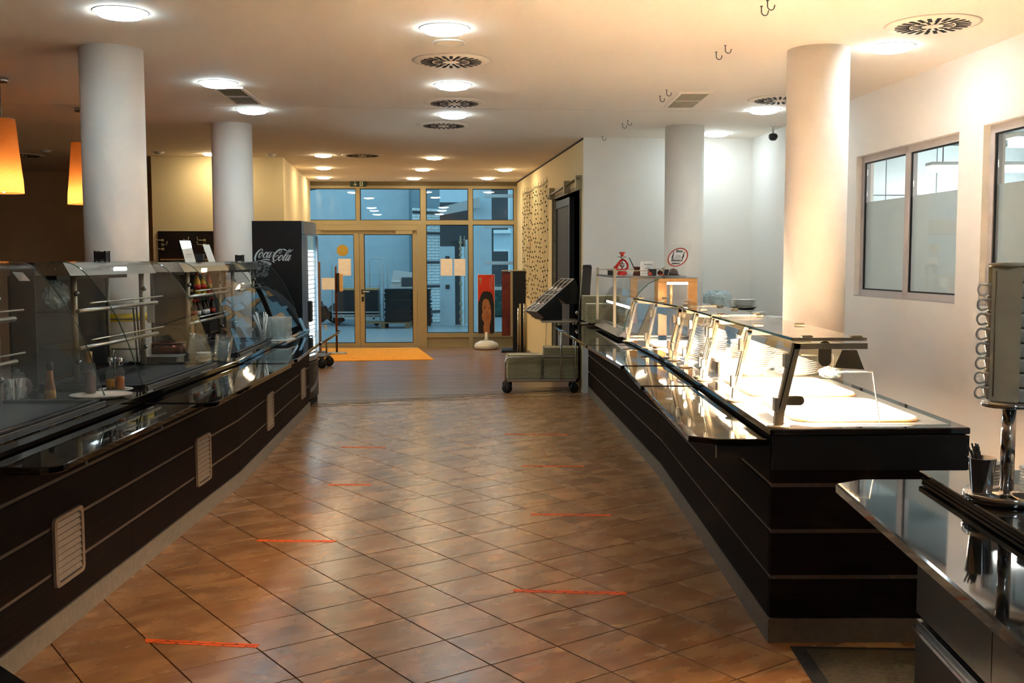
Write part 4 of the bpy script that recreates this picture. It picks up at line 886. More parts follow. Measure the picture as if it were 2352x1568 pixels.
def slant(x, z, nm):
    m = MB(); pr = [(-.235, .105), (-.17, .06), (-.09, .0), (.10, .0), (.10, .18), (.02, .30)]; vs = [(x+a, -.17, z+b) for a, b in pr] + [(x+a, .17, z+b) for a, b in pr]; n = 6
    m._add(vs, [list(range(n)), list(range(n, 2*n))[::-1]] + [[(i+1) % n, i, n+i, n+(i+1) % n] for i in range(n)]); b = obj(nm, m, M['black'], t)
    d = Vector((.255, 0, .195)).normalized(); nn = Vector((-d.z, 0, d.x)); st = Vector((x-.235, 0, z+.105))
    m = MB()
    for a, c in ((0, .012), (.309, .321)): p = st+d*a; q = st+d*c; m.hexa([p+Vector((0, -.17, 0)), q+Vector((0, -.17, 0)), q+Vector((0, .17, 0)), p+Vector((0, .17, 0)), p+Vector((0, -.17, 0))+nn*.006, q+Vector((0, -.17, 0))+nn*.006, q+Vector((0, .17, 0))+nn*.006, p+Vector((0, .17, 0))+nn*.006])
    for y in (-.17, -.064, .044, .150):
        p = st; q = st+d*.321; m.hexa([p+Vector((0, y, 0)), q+Vector((0, y, 0)), q+Vector((0, y+.02, 0)), p+Vector((0, y+.02, 0)), p+Vector((0, y, 0))+nn*.007, q+Vector((0, y, 0))+nn*.007, q+Vector((0, y+.02, 0))+nn*.007, p+Vector((0, y+.02, 0))+nn*.007])
    obj('slot_frame', m, M['winframe'], b)
    for k, y in enumerate((-.11, .0, .11)):
        m = MB()
        for w2 in (-.02, .0, .02): p = st+d*.07+Vector((0, y+w2, 0))+nn*.004; m.tube([p, p+d*.16+nn*.006], [.006, .003], 5)
        obj('cutlery', m, M['chrome'], b)
slant(.0, .0, 'lower_box'); slant(.245, .19, 'upper_box')
t = thing('black_tower', 'tall black leaning stand at the far end of the right counter', 'stand', (.84, 12.28, .861))
m = MB(); m.hexa([(-.065, -.05, 0), (.055, -.05, 0), (.055, .05, 0), (-.065, .05, 0), (-.01, -.05, .65), (.095, -.05, .65), (.095, .05, .65), (-.01, .05, .65)]); obj('tower_body', m, M['black'], t)
m = MB(); m.tube([(-.015, -.05, .62), (-.062, -.052, .06)], .005, 6); obj('edge_strip', m, M['steelb'], t); m = MB(); m.lathe([(.012, -.02), (.024, -.014), (.024, .014), (.012, .02)], 12, (-.075, -.03, .11), axis=Matrix.Rotation(PI/2, 4, 'X')); obj('knob', m, M['chrome'], t); m = MB(); m.lathe([(.045, .648), (.052, .655), (.05, .668), (0, .67)], 16, (.043, 0, 0)); obj('top_cap', m, M['blackm'], t)

# ================================================================== NEAR RIGHT COUNTER WITH CUP TOWER
AA = math.atan2(.086, 1.414)                         # its edge leans a little
def sp(x, y):                                         # local: x across from the slide edge, y back from the far corner
    return (1.042 + x*cos(AA) - y*sin(AA)*1.0, 3.321 + x*(-sin(AA))*0 - y*cos(AA))
NC = thing('drinks_counter', 'black counter with polished slide at the right edge, nearest the camera', 'counter', (1.5, 2.6, 0))
def npoly(pts): return [sp(a, b) for a, b in pts]
obj('tray_slide', MB().prism(npoly([(0, 2.9), (0, 0), (.098, -.066), (1.2, -.066), (1.2, 2.9)]), .822, .855, .005), M['granite'], NC, world=True)
m = MB(); m.prism(npoly([(.288, 2.9), (.288, -.034), (1.25, -.034), (1.25, 2.9)]), .8555, .868, .002); m.prism(npoly([(.280, 2.9), (.280, -.036), (1.25, -.036), (1.25, 2.9)]), .871, .89, .003); obj('worktop', m, M['granite'], NC, world=True)
m = MB(); m.prism(npoly([(.30, 2.9), (.30, -.03), (1.2, -.03), (1.2, 2.9)]), 0, .8215); obj('carcass', m, M['black'], NC, world=True)
for k in range(3):
    for z0, z1 in ((.12, .40), (.42, .70)):
        b0, b1 = -.03+k*.62+.003, -.03+(k+1)*.62-.003
        d = obj('drawer', MB().prism(npoly([(.280, b1), (.280, b0), (.298, b0), (.298, b1)]), z0, z1, .002), M['black'], NC, world=True)
        h = MB(); h.prism(npoly([(.266, b1-.02), (.266, b0+.01), (.279, b0+.01), (.279, b1-.02)]), z1-.022, z1-.017); h.prism(npoly([(.264, b1-.02), (.264, b0+.01), (.267, b0+.01), (.267, b1-.02)]), z1-.03, z1-.017); hh = obj('handle', h, M['chrome'], d); hh.data.transform(Matrix.Translation(-NC.location))
ZW = .8905
CT = thing('cup_tower', 'tall cream cup carousel on a chrome post at the right edge', 'cup dispenser', (1.405, 2.93, ZW))
obj('base_disc', MB().lathe([(.112, 0), (.116, .004), (.116, .02), (.112, .026), (.03, .027), (.028, .03), (0, .03)], 48), M['chrome'], CT)
obj('post', MB().lathe([(.019, .027), (.019, .27)], 20), M['chrome'], CT)
obj('carousel_disc', MB().lathe([(0, .268), (.071, .268), (.074, .272), (.074, .282), (0, .284)], 40), M['chrome'], CT)
a0 = R(-130)
def radial(r, a, z): return (r*cos(a), r*sin(a), z)
for k, a in enumerate((R(-133), R(-13), R(107))):
    m = MB(); hw = .040; r = .052; tx_ = Vector((-sin(a), cos(a), 0)); c = Vector(radial(r, a, 0))
    q = [c - tx_*hw, c + tx_*hw, Vector(radial(.012, a, 0)) + tx_*.012, Vector(radial(.012, a, 0)) - tx_*.012]; m.prism([(p.x, p.y) for p in q], .285, .662, .003); pn_ = obj('panel', m, M['cupw'], CT)
    m = MB(); cc = c - tx_*(hw-.012) + Vector(radial(.0008, a, 0)); m.tube([cc + Vector((0, 0, .30)), cc + Vector((0, 0, .65))], .0018, 6); obj('seam', m, M['steelb'], pn_)
obj('top_cap', MB().lathe([(.0, .662), (.062, .662), (.066, .666), (.064, .672), (0, .674)], 32), M['cupw'], CT)
cup = MB().lathe([(.020, 0), (.024, .003), (.030, .030), (.031, .038), (.029, .038), (.022, .006), (0, .005)], 18); cup_me = cup.mesh('cup_body', M['white'])
hd = MB().tube([(.028, 0, .033)] + [(.040 + .0135*sin(a), 0, .020 + .0155*cos(a)) for a in [i*PI/9 for i in range(10)]] + [(.026, 0, .008)], .0033, 7); hd_me = hd.mesh('cup_handle', M['white'])
cup0 = None
for a, aH, n_, lab in ((R(167), R(176), 8, 'white cup in the left column of the cup tower'), (R(-73), R(-64), 9, 'white cup in the right column of the cup tower')):
    for k in range(n_):
        lb = from_top(lab, k, n_)
        c = Vector((1.405, 2.93, ZW)) + Vector(radial(.041, a, .287 + k*.0415))
        if cup0 is None:
            cup0 = thing('cup', lb, 'cup', c, aH, 'cups in the cup tower left column'); obj('cup_body', cup_me, None, cup0); obj('cup_handle', hd_me, None, cup0)
        else: dup(cup0, c, aH + random.uniform(-.06, .06), lb, 'cups in the cup tower left column' if a > 0 else 'cups in the cup tower right column')
# saucers standing behind and beside the post, tumbler with stirrers
sau = MB().lathe([(0, .003), (.03, .003), (.033, 0), (.037, .003), (.052, .010), (.0515, .012), (.035, .006), (0, .0055)], 24).mesh('saucer', M['white'])
stack(1.475, 2.885, ZW+.0275, 8, .125, 'white saucer in the right stack on the tower base', 'saucers on the cup tower base', dz=.0088, me=sau, jit=.001, name='saucer', cat='saucer')
stack(1.395, 3.02, ZW+.0275, 7, .105, 'white saucer in the stack behind the chrome post', 'saucers behind the post', dz=.0088, me=sau, jit=.001, name='saucer', cat='saucer')
t = thing('stirrer_tumbler', 'steel tumbler holding black stirrers at the foot of the cup tower', 'tumbler', (1.322, 2.905, ZW+.0275))
obj('tumbler', MB().lathe([(0, .0), (.026, 0), (.028, .003), (.037, .098), (.0385, .1), (.036, .1), (.027, .006), (0, .005)], 28), M['chrome'], t)
for k in range(14):
    a = random.uniform(0, 6.28); r = random.uniform(0, .016); b = Vector((r*cos(a)*.6+.008, r*sin(a)*.6, .008)); e = Vector((-.030 + random.uniform(-.018, .02), random.uniform(-.02, .02), .125 + random.uniform(-.012, .016)))
    obj('stirrer', MB().tube([b, e], .0026, 5), M['black'], t)
# floor mat in the gap between the counters
t = thing('floor_mat', 'dark ribbed floor mat with black border between the right counters', 'mat', (1.6, 3.7, 0)); x0, x1, y0, y1 = 1.105, 2.3, 2.9, 4.135
obj('border', MB().prism([(1.085, 2.9), (1.13, 4.15), (2.3, 4.09), (2.3, 2.9)], .001, .006, .001), M['matb'], t, world=True)
obj('ribbed_field', MB().prism([(1.145, 2.95), (1.185, 4.115), (2.25, 4.055), (2.25, 2.95)], .0055, .0085, .001), M['mat'], t, world=True)

# ================================================================== FLOOR TAPE
tapes = [((330, 1471), (602, 1484), .042, 'orange tape strip on the floor nearest the left counter, closest to the camera'), ((597, 1241), (768, 1243), .042, 'orange tape strip with a worn pale right end, second on the left'), ((1178, 1356), (1446, 1363), .042, 'long orange tape strip in the right half of the aisle, closest'),
         ((1224, 1181), (1402, 1183), .042, 'orange tape strip second on the right of the aisle'), ((752, 1113), (848, 1113), .04, 'faded orange tape strip third on the left of the aisle'), ((782, 1027), (882, 1028), .04, 'faded orange tape strip fourth on the left of the aisle'), ((1198, 1070), (1346, 1071), .04, 'orange tape strip third on the right of the aisle'), ((1163, 997), (1300, 998), .04, 'orange tape strip fourth on the right of the aisle')]
for (a, b), (c, d), wd, lab in tapes:
    A, B = G(a, b), G(c, d); L = (B-A).length; ang = math.atan2(B.y-A.y, B.x-A.x); C_ = (A+B)/2
    t = thing('floor_tape', lab, 'tape', C_, ang, 'orange floor tapes'); rnd = random.Random(int(a)); ol = []
    nseg = 14
    for k in range(nseg+1): ol.append((-L/2 + L*k/nseg + (0 if 0 < k < nseg else rnd.uniform(-.02, .02)), -wd/2 + rnd.uniform(-.002, .002)))
    for k in range(nseg, -1, -1): ol.append((-L/2 + L*k/nseg + (0 if 0 < k < nseg else rnd.uniform(-.02, .02)), wd/2 + rnd.uniform(-.002, .002)))
    obj('strip', MB().prism(ol, .0003, .0012), M['orange'], t)
    m = MB(); m.box(-L/2+.05, L/2-.03, -.0015, .0015, .0012, .0015)
    for k in range(int(L/.05)-1):
        x = -L/2 + .05 + k*.05; y = .011 if k % 2 else -.011; m.hexa([(x-.008, y-.003, .0012), (x+.004, y-.003, .0012), (x+.008, y+.003, .0012), (x-.004, y+.003, .0012), (x-.008, y-.003, .0015), (x+.004, y-.003, .0015), (x+.008, y+.003, .0015), (x-.004, y+.003, .0015)])
    obj('print', m, M['ink'], t)

# ================================================================== ON THE LEFT COUNTER
def guard(lab, y0, y1, sign=None):
    pr = [(-.55, 1.574), (-.47, 1.574), (-.425, 1.565), (-.37, 1.53), (-.29, 1.435), (-.21, 1.31), (-.14, 1.14), (-.09, .97), (-.072, .924)]
    fine = []
    for i in range(len(pr)-1):
        for k in range(3): t_ = k/3; fine.append((pr[i][0]*(1-t_)+pr[i+1][0]*t_, pr[i][1]*(1-t_)+pr[i+1][1]*t_))
    fine.append(pr[-1]); s = fine[:]
    for _ in range(2): s = [s[0]] + [tuple((s[i-1][k]+2*s[i][k]+s[i+1][k])/4 for k in (0, 1)) for i in range(1, len(s)-1)] + [s[-1]]
    A = [(fl(y0)+a, y0, z) for a, z in s]; B = [(fl(y1)+a, y1, z) for a, z in s]
    t = thing('sneeze_guard', lab, 'glass guard', (fl(y0)-.3, y0, .89), 0, 'curved glass guards')
    m = MB(); m.strip(A, B, .006); obj('curved_glass', m, M['sneeze'], t, world=True)
    obj('glass_rim', MB().tube(A, .0032, 5), M['gedge'], t, world=True); obj('glass_rim', MB().tube(B, .0032, 5), M['gedge'], t, world=True)
    return t
guard('curved glass guard nearest at the left edge', 3.55, 5.06); guard('curved glass guard over the near display unit with oil cruets', 5.58, 6.93); guard('curved glass guard reflecting blue light, before the straws', 7.62, 9.18); guard('farthest curved glass guard, in front of the drinks fridge', 9.45, 10.85)
def unit(lab, y0, y1, xb, posts, canopy=True, rails=((1.30, 1), (1.095, 1)), side=True, back=True):
    xf = fl((y0+y1)/2) - .50; t = thing('display_unit', lab, 'display unit', (xf-.15, y0, .89), 0, 'steel display units')
    sh_ = lambda y: fl(y) + 1.915
    if canopy:
        m = MB(); m.hexa([(xb+sh_(y0), y0, 1.50), (-2.36+sh_(y0), y0, 1.50), (-2.36+sh_(y1), y1, 1.50), (xb+sh_(y1), y1, 1.50), (xb+sh_(y0), y0, 1.572), (-2.40+sh_(y0), y0, 1.572), (-2.40+sh_(y1), y1, 1.572), (xb+sh_(y1), y1, 1.572)]); obj('canopy', m, M['steel'], t, world=True)
        m = MB(); m.box(-2.56+sh_(y0), -2.50+sh_(y0), y0+.15, y1-.15, 1.475, 1.4995); obj('lamp_strip', m, M['dsteel'], t, world=True)
    for y in posts:
        x = -2.425 + sh_(y); m = MB().tube([(x, y, .905), (x, y, 1.50)], .017, 12); p = obj('post', m, M['steelb'], t, world=True)
        for z in (1.40, 1.02): k = MB().lathe([(0, -.012), (.012, -.012), (.016, 0), (.012, .012), (0, .012)], 12, (x+.02, y-.012, z), axis=Matrix.Rotation(PI/2, 4, 'X')); obj('glass_knob', k, M['chrome'], t, world=True)
        x = xb + .03 + sh_(y); obj('rear_post', MB().tube([(x, y, .905), (x, y, 1.50)], .013, 8), M['steelb'], t, world=True)
    for z, _ in rails:
        xa = -2.36 + sh_(y0); m = MB(); m.prism([(xb+sh_(y0)+.02, y0+.06), (-2.40+sh_(y0), y0+.06), (-2.40+sh_(y1), y1-.02), (xb+sh_(y1)+.02, y1-.02)], z, z+.006); obj('glass_shelf', m, M['glass'], t, world=True)
        m = MB(); m.tube([(-2.37+sh_(y0), y0+.10, z+.004), (-2.37+sh_(y1), y1+.02, z+.004)], .013, 8); obj('shelf_rail', m, M['steel'], t, world=True)
        m = MB(); m.tube([(-2.34+sh_(y0), y0+.2, z+.045), (-2.34+sh_(y1), y1+.05, z+.045)], .0055, 8); obj('price_rail', m, M['steel'], t, world=True)
    if back:
        m = MB(); m.prism([(xb+sh_(y0)-.02, y0), (xb+sh_(y0), y0), (xb+sh_(y1), y1-.02), (xb+sh_(y1)-.02, y1-.02)], .895, 1.50); obj('back_panel', m, M['black'], t, world=True)
    if side:
        m = MB(); m.box(xb+sh_(y0), xb+.13+sh_(y0), y0-.012, y0, .895, 1.57); obj('side_panel', m, M['dsteel'], t, world=True)
    return t
unit('steel display unit with empty glass shelves, nearest on the left counter', 5.60, 6.95, -2.68, (5.79, 6.85))
unit('steel display unit with bottles, second on the left counter', 7.62, 9.15, -2.72, (7.95, 9.05), rails=((1.31, 1), (1.11, 1)))
unit('dark steel display unit beside the drinks fridge', 9.5, 10.7, -2.74, (9.62, 10.6), rails=((1.31, 1),))
unit('steel display unit cut off by the left picture edge', 3.7, 4.95, -2.72, (3.9, 4.9), side=False, back=False, canopy=False)
wl = .9
# bottles inside the second unit
def bottle(lab, x, y, z, capm, body, liq, h=.20, r=.03, name='drink_bottle', grp='bottles in the second display unit'):
    t = thing(name, lab, 'bottle', (x, y, z), 0, grp); s = h/.2
    obj('bottle_body', MB().lathe([(0, 0), (r*.9, 0), (r, .01*s), (r, .10*s), (r*.95, .12*s), (r*.45, .16*s), (r*.42, .182*s)], 14), body, t)
    obj('label_band', MB().lathe([(r*1.02, .045*s), (r*1.02, .09*s)], 14), liq, t); obj('cap', MB().lathe([(r*.5, .18*s), (r*.5, h), (0, h)], 12), capm, t)
Mcola = mat('dark cola', (30, 16, 14), .08); Mred = mat('red cap plastic', (206, 44, 34), .4); Mgrn = mat('green cap plastic', (30, 92, 60), .4); Myel = mat('yellow juice', (226, 170, 34), .2)
fxs = lambda y, d: fl(y) - d
for k, (px, dep, z, cp, bd, lq) in enumerate(((452, 8.3, 1.3165, M['clear'], M['clear'], M['clear']), (463, 8.5, 1.3165, M['clear'], M['clear'], M['clear']), (475, 8.3, 1.3165, Mred, Myel, Mred), (485, 8.5, 1.3165, Mred, Myel, Mred), (494, 8.7, 1.3165, Mred, Mred, Myel),
        (446, 8.2, 1.1165, Mred, Mcola, M['redp']), (458, 8.4, 1.1165, M['black'], Mcola, Mcola), (478, 8.3, 1.1165, Mred, Mcola, M['paper']), (488, 8.5, 1.1165, Mgrn, Mcola, M['paper']), (500, 8.6, 1.1165, Mgrn, Mcola, M['paper']), (506, 8.8, 1.1165, Mred, Mcola, M['redp']))):
    x = (px-1176)/F*dep; x = min(x, fl(dep)-.52)
    x = max(x, fl(dep)-.77)
    bottle(['clear water bottle at the left end of the upper bottle shelf', 'clear water bottle second on the upper bottle shelf', 'yellow juice bottle with red cap, left on the upper shelf', 'yellow juice bottle with red cap, second on the upper shelf', 'red juice bottle at the right end of the upper shelf', 'cola bottle with red label at the left of the lower shelf', 'all black bottle on the lower shelf', 'cola bottle with red cap and white label on the lower shelf', 'cola bottle with green cap, first on the lower shelf', 'cola bottle with green cap, second on the lower shelf', 'cola bottle with red cap at the right end of the lower shelf'][k], x, dep, z, cp, bd, lq, h=.17 if z > 1.2 else .16, r=.027)
# things standing between the wells
t = thing('serving_plate', 'large white oval plate lying on the left worktop nearest the aisle edge', 'plate', (-2.075, 5.24, .8905), .25); pb = MB().lathe([(0, .006), (.09, .006), (.1, 0), (.108, .004), (.15, .016), (.152, .019), (.148, .0195), (.106, .010), (0, .010)], 40); pb.xf(Matrix.Diagonal((1.0, .86, 1, 1))); obj('plate_body', pb, M['white'], t)
t = thing('saucer_plate', 'small white plate under the oil cruets', 'plate', (-2.10, 5.50, .8905)); obj('plate_body', MB().lathe([(0, .005), (.05, .005), (.056, 0), (.062, .003), (.088, .012), (.088, .0145), (.06, .008), (0, .008)], 32), M['white'], t)
t = thing('cruet_set', 'oil and vinegar cruets in a chrome ring holder on the small white plate', 'cruet set', (-2.10, 5.50, .899))
for sx, liq, lev in ((-.026, M['olive'], .055), (.026, M['amber'], .07)):
    b = obj('bottle', MB().lathe([(0, .004), (.021, .004), (.023, .01), (.023, .10), (.012, .118), (.011, .13), (.014, .132), (.014, .165), (.006, .172), (0, .172)], 18, (sx, 0, 0)), M['clear'], t)
    obj('liquid', MB().lathe([(0, .006), (.0215, .006), (.0215, lev), (0, lev+.001)], 18, (sx, 0, 0)), liq, b); obj('pourer', MB().lathe([(.0145, .13), (.0145, .166), (0, .168)], 14, (sx, 0, 0)), M['chrome'], b)
m = MB(); m.box(-.055, .055, -.028, .028, 0, .004, .001); m.tube([(0, 0, .003), (0, 0, .165)] + [(.0, -.0 + .022*sin(a), .187-.022*cos(a)) for a in [i*PI/6 for i in range(0, 12)]], .0028, 6); obj('holder', m, M['chrome'], t)
t = thing('pepper_mill', 'tall glass spice mill with wooden top by the white plate', 'mill', (-2.165, 5.33, .8905))
obj('mill_glass', MB().lathe([(0, 0), (.027, 0), (.029, .006), (.029, .155), (.022, .168), (.014, .172)], 20), M['clear'], t); obj('spice', MB().lathe([(0, .006), (.026, .006), (.026, .118), (0, .124)], 16), M['pepper'], t); obj('wooden_top', MB().lathe([(.0145, .17), (.0145, .225), (0, .227)], 16), M['wood'], t)
t = thing('vinegar_bottle', 'tapered bottle with amber liquid and black cap left of the spice mill', 'bottle', (-2.30, 5.17, .8905))
obj('bottle_body', MB().lathe([(0, 0), (.029, 0), (.031, .006), (.028, .04), (.018, .115), (.016, .15)], 18), M['clear'], t); obj('liquid', MB().lathe([(0, .05), (.025, .05), (.0165, .115), (.0145, .145), (0, .146)], 16), M['amber'], t); obj('oil', MB().lathe([(0, .006), (.0285, .006), (.0255, .049), (0, .0495)], 16), M['olive'], t); obj('cap', MB().lathe([(.0165, .15), (.018, .152), (.0175, .185), (0, .187)], 14), M['black'], t)
t = thing('sugar_jar', 'round dark glass jar with lid near the left edge', 'jar', (-2.52, 5.30, .8905)); obj('jar_body', MB().lathe([(0, 0), (.04, 0), (.062, .02), (.068, .05), (.055, .085), (.03, .098), (.028, .102)], 22), M['pepper'], t); obj('lid', MB().lathe([(.03, .102), (.032, .108), (.026, .122), (.008, .128), (.010, .138), (0, .142)], 18), M['clear'], t)
t = thing('straw_glass', 'glass with white paper sachets at the left edge', 'glass', (-2.46, 5.14, .8905)); obj('glass_body', MB().lathe([(0, .0), (.05, 0), (.055, .07), (.053, .07), (.048, .005), (0, .004)], 22), M['clear'], t)
for k in range(11): a = random.uniform(0, 6.28); obj('sachet', MB().box(-.008, .008, -.0015, .0015, .0, .1).xf(Matrix.Translation((.03*cos(a), .03*sin(a), .008)) @ Matrix.Rotation(random.uniform(-.25, .25), 4, 'Y') @ Matrix.Rotation(a, 4, 'Z')), M['paper'], t)
t = thing('paper_card', 'white paper card leaning inside the nearest glass guard', 'sign', (-2.35, 4.95, 1.43)); xa = Vector((1, 0, 0)); c_ = [V(28, 625, 4.95), V(51, 626, 4.9), V(68, 645, 4.75), V(44, 645, 4.8)]; m = MB(); m._add([p - Vector(t.location) for p in c_] + [p - Vector(t.location) + Vector((.001, .002, .002)) for p in c_], [[3, 2, 1, 0], [4, 5, 6, 7], [0, 1, 5, 4], [1, 2, 6, 5], [2, 3, 7, 6], [3, 0, 4, 7]]); obj('card', m, M['paper'], t)
def clampx(px, y, d0=.1, d1=.6): return max(min((px-1176)/F*y, fl(y)-d0), fl(y)-d1)
stack(clampx(459, 7.05), 7.12, wl-.0095, 8, .128, 'white plate in the stack on the left counter', 'plates on the left counter', dz=.0078, me=sau, jit=.006)
t = thing('steel_tray', 'shallow steel tray left of the white plates on the left counter', 'tray', (-2.36, 7.02, .8905), .1); m = MB(); o = rrect(-.13, .13, -.09, .09, .02, 3); m.prism(o, 0, .05, .003); obj('tray_body', m, M['steel'], t); obj('tray_rim', MB().prism(rrect(-.142, .142, -.102, .102, .025, 3), .05, .055, .001), M['steel'], t)
t = thing('brown_basket', 'dark red basket behind the steel tray on the left counter', 'basket', (-2.46, 7.42, .8905)); obj('basket_body', MB().lathe([(0, 0), (.12, 0), (.135, .11), (.128, .11), (.115, .006), (0, .005)], 18), M['brownpot'], t); obj('rim', MB().lathe([(.137, .105), (.142, .111), (.137, .117), (.13, .111)], 18), M['brownpot'], t)
# clear plastic boxes nested in two leaning towers
bx = MB(); o = rrect(-.052, .052, -.05, .05, .012, 2); n = len(o); vs = [(x*.86, y*.86, 0) for x, y in o] + [(x, y, .045) for x, y in o] + [(x*1.08, y*1.08, .047) for x, y in o]; bx._add(vs, [list(range(n))[::-1]] + [[k*n+q, k*n+(q+1) % n, (k+1)*n+(q+1) % n, (k+1)*n+q] for k in range(2) for q in range(n)]); box_me = bx.mesh('plastic_box', M['clear'])
for nm, x, y, tilt, lab in (('l', clampx(448, 7.35), 7.35, .14, 'clear plastic box in the left nested tower'), ('r', clampx(507, 7.22), 7.22, .16, 'clear plastic box in the right nested tower')):
    for k in range(11):
        o = obj('plastic_box', box_me, None, None, from_top(lab, k, 11), 'box', 'nested boxes, %s tower' % ('left' if nm == 'l' else 'right'), loc=(x + k*.013*tilt, y, .8915 + k*.0128)); o.rotation_euler.y = tilt*.6
# straws in a beaker, plastic tumblers
t = thing('straw_beaker', 'clear beaker with pale drinking straws on the left counter', 'beaker', (clampx(603, 8.95, .05), 8.95, .8905)); obj('beaker', MB().lathe([(0, 0), (.032, 0), (.038, .085), (.036, .085), (.03, .005), (0, .004)], 20), M['clear'], t)
for k in range(13): a = random.uniform(0, 6.28); b = Vector((.015*cos(a), .015*sin(a), .006)); e = Vector((-.01 + random.uniform(-.075, .055), random.uniform(-.04, .04), .235 + random.uniform(-.02, .02))); obj('straw', MB().tube([b, e], .0042, 6), M['whitem'], t)
tum = MB().lathe([(0, 0), (.026, 0), (.033, .062), (.034, .064), (.032, .064), (.025, .004), (0, .003)], 16).mesh('tumbler', M['clear'])
obj('tumbler_tray', MB().prism([(x + clampx(636, 9.0, .0), y + 9.12) for x, y in rrect(-.13, .10, -.16, .16, .02, 3)], .8905, .9, .002), M['whitem'], None, 'white tray under the stacked clear tumblers', 'tray')
for i in range(3):
    for j in range(4):
        for k in range(3): obj('tumbler', tum, None, None, 'clear tumbler, %s layer, %s row from the front, %s' % (['bottom', 'middle', 'top'][k], ['first', 'second', 'third', 'last'][j], ['left', 'middle', 'aisle side'][i]), 'tumbler', 'stacked clear tumblers', loc=(clampx(636, 9.0, .0) - .09 + i*.069, 9.02 + j*.069, .9005 + k*.064))
t = thing('leaflet_holder', 'small clear leaflet holder at the end of the left counter', 'sign', (-2.04, 10.3, .8905)); m = MB(); m.hexa([(-.005, -.06, 0), (.005, -.06, 0), (.005, .06, 0), (-.005, .06, 0), (-.06, -.06, .13), (-.052, -.06, .13), (-.052, .06, .13), (-.06, .06, .13)]); obj('leaflet', m, M['clear'], t); m = MB(); m.box(-.06, .09, -.065, .065, 0, .004); obj('foot', m, M['clear'], t)
obj('wrapped_bag', crumple(9, .06, .12, .16, 21), M['wrap'], None, 'glittering plastic wrap hanging in the nearest display unit', 'bag', loc=(-2.55, 5.85, 1.307))
# lanterns and signs on the unit tops
for x, y, lab in (((238-1176)/F*6.2, 6.2, 'small dark openwork lantern on the nearest display unit'), ((461-1176)/F*8.3, 8.3, 'small dark openwork lantern beside the upright menu card'), ((553-1176)/F*9.75, 9.75, 'small dark openwork lantern nearest the drinks fridge')):
    t = thing('lantern', lab, 'lantern', (x, y, 1.573), 0, 'small openwork lanterns'); m = MB()
    for sx in (-1, 1):
        for sy in (-1, 1): m.box(sx*.031-.004, sx*.031+.004, sy*.031-.004, sy*.031+.004, 0, .066)
    m.box(-.031, .031, -.031, .031, .006, .012); obj('frame', m, M['blackm'], t); m = MB()
    for f_ in range(4):
        for i in range(6):
            for j in range(5): a = f_*PI/2; q = MB().box(-.004, .004, -.0325, -.030, -.004, .004).xf(Matrix.Rotation(a, 4, 'Z') @ Matrix.Translation((-.025 + i*.010, 0, .018 + j*.010)) @ Matrix.Rotation(PI/4, 4, 'Y')); m._add(q.v, q.f)
    obj('openwork', m, M['dsteel'], t, kind='stuff'); obj('glass_cup', MB().box(-.027, .027, -.027, .027, .013, .062), M['black'], t)
def lean_sign(lab, px, y, wd, ht, yaw, lines, holder=True):
    x = (px-1176)/F*y; t = thing('menu_card', lab, 'sign', (x, y, 1.573), 0, 'leaning menu cards'); n0 = Vector((sin(yaw), -cos(yaw), 0)); xa = Vector((cos(yaw), sin(yaw), 0)); up = (Vector((0, 0, 1)) - n0*.38).normalized(); nn = xa.cross(up).normalized()
    P_ = lambda a, b, d: xa*a + up*b + nn*d
    m = MB(); m.hexa([P_(-wd/2, 0, -.002), P_(wd/2, 0, -.002), P_(wd/2, 0, 0), P_(-wd/2, 0, 0), P_(-wd/2, ht, -.002), P_(wd/2, ht, -.002), P_(wd/2, ht, 0), P_(-wd/2, ht, 0)]); obj('card', m, M['paper'], t)
    m = MB(); m.hexa([P_(-wd/2-.003, 0, .0005), P_(wd/2+.003, 0, .0005), P_(wd/2+.003, 0, .002), P_(-wd/2-.003, 0, .002), P_(-wd/2-.003, ht+.005, .0005), P_(wd/2+.003, ht+.005, .0005), P_(wd/2+.003, ht+.005, .002), P_(-wd/2-.003, ht+.005, .002)]); obj('cover', m, M['glass'], t)
    for b, w_, r_ in lines:                   # the small print is too blurred to read: lines of strokes
        m = MB(); m.tube([P_(-w_/2 + w_*k/9, b + r_*.5*(-1)**k, .0003) for k in range(10)], r_*.3, 4); obj('print_line', m, M['inkg'], t)
lean_sign('white upright menu card leaning on the second display unit', 441, 8.0, .10, .17, R(58), ((.135, .05, .006), (.115, .06, .003), (.098, .04, .003), (.06, .05, .006), (.04, .06, .003)))
lean_sign('narrow clear menu card seen almost edge on, right of the upright card', 490, 8.75, .10, .155, R(74), ())
# paper on the front post
t = thing('paper_note', 'white paper note taped behind the second post of the nearest unit', 'sign', (-2.41, 6.95, 1.17)); obj('sheet', MB().box(-.02, .03, -.001, .001, 0, .14), M['paper'], t)
# wire rack between the column and the unit
t = thing('wire_rack', 'thin wire rack on the left worktop before the near column', 'rack', (-2.60, 6.98, .8905)); m = MB()
for y in (-.03, .03): m.tube([(-.11, y, 0), (-.11, y, .40), (.06, y, .41), (.08, y, .39), (.10, y, 0)], .006, 6)
obj('frame', m, M['dsteel'], t)
for z in (.10, .30, .37): obj('shelf', MB().box(-.11, .09, -.03, .03, z, z+.005), M['dsteel'], t)

# ================================================================== DRINKS FRIDGE
FX0, FX1, FY0, FY1, FZ = -2.795, -2.225, 11.10, 11.78, 2.005
FRG = thing('drinks_fridge', 'tall black drinks fridge with white script logo and lit glass door', 'fridge', ((FX0+FX1)/2, (FY0+FY1)/2, 0))
m = MB(); m.box(FX0, FX1, FY0, FY1, .06, FZ, .004); obj('cabinet', m, M['black'], FRG, world=True)
m = MB(); m.box(FX0+.02, FX1+.02, FY0+.02, FY1-.02, 0, .06); obj('plinth', m, M['dark'], FRG, world=True)
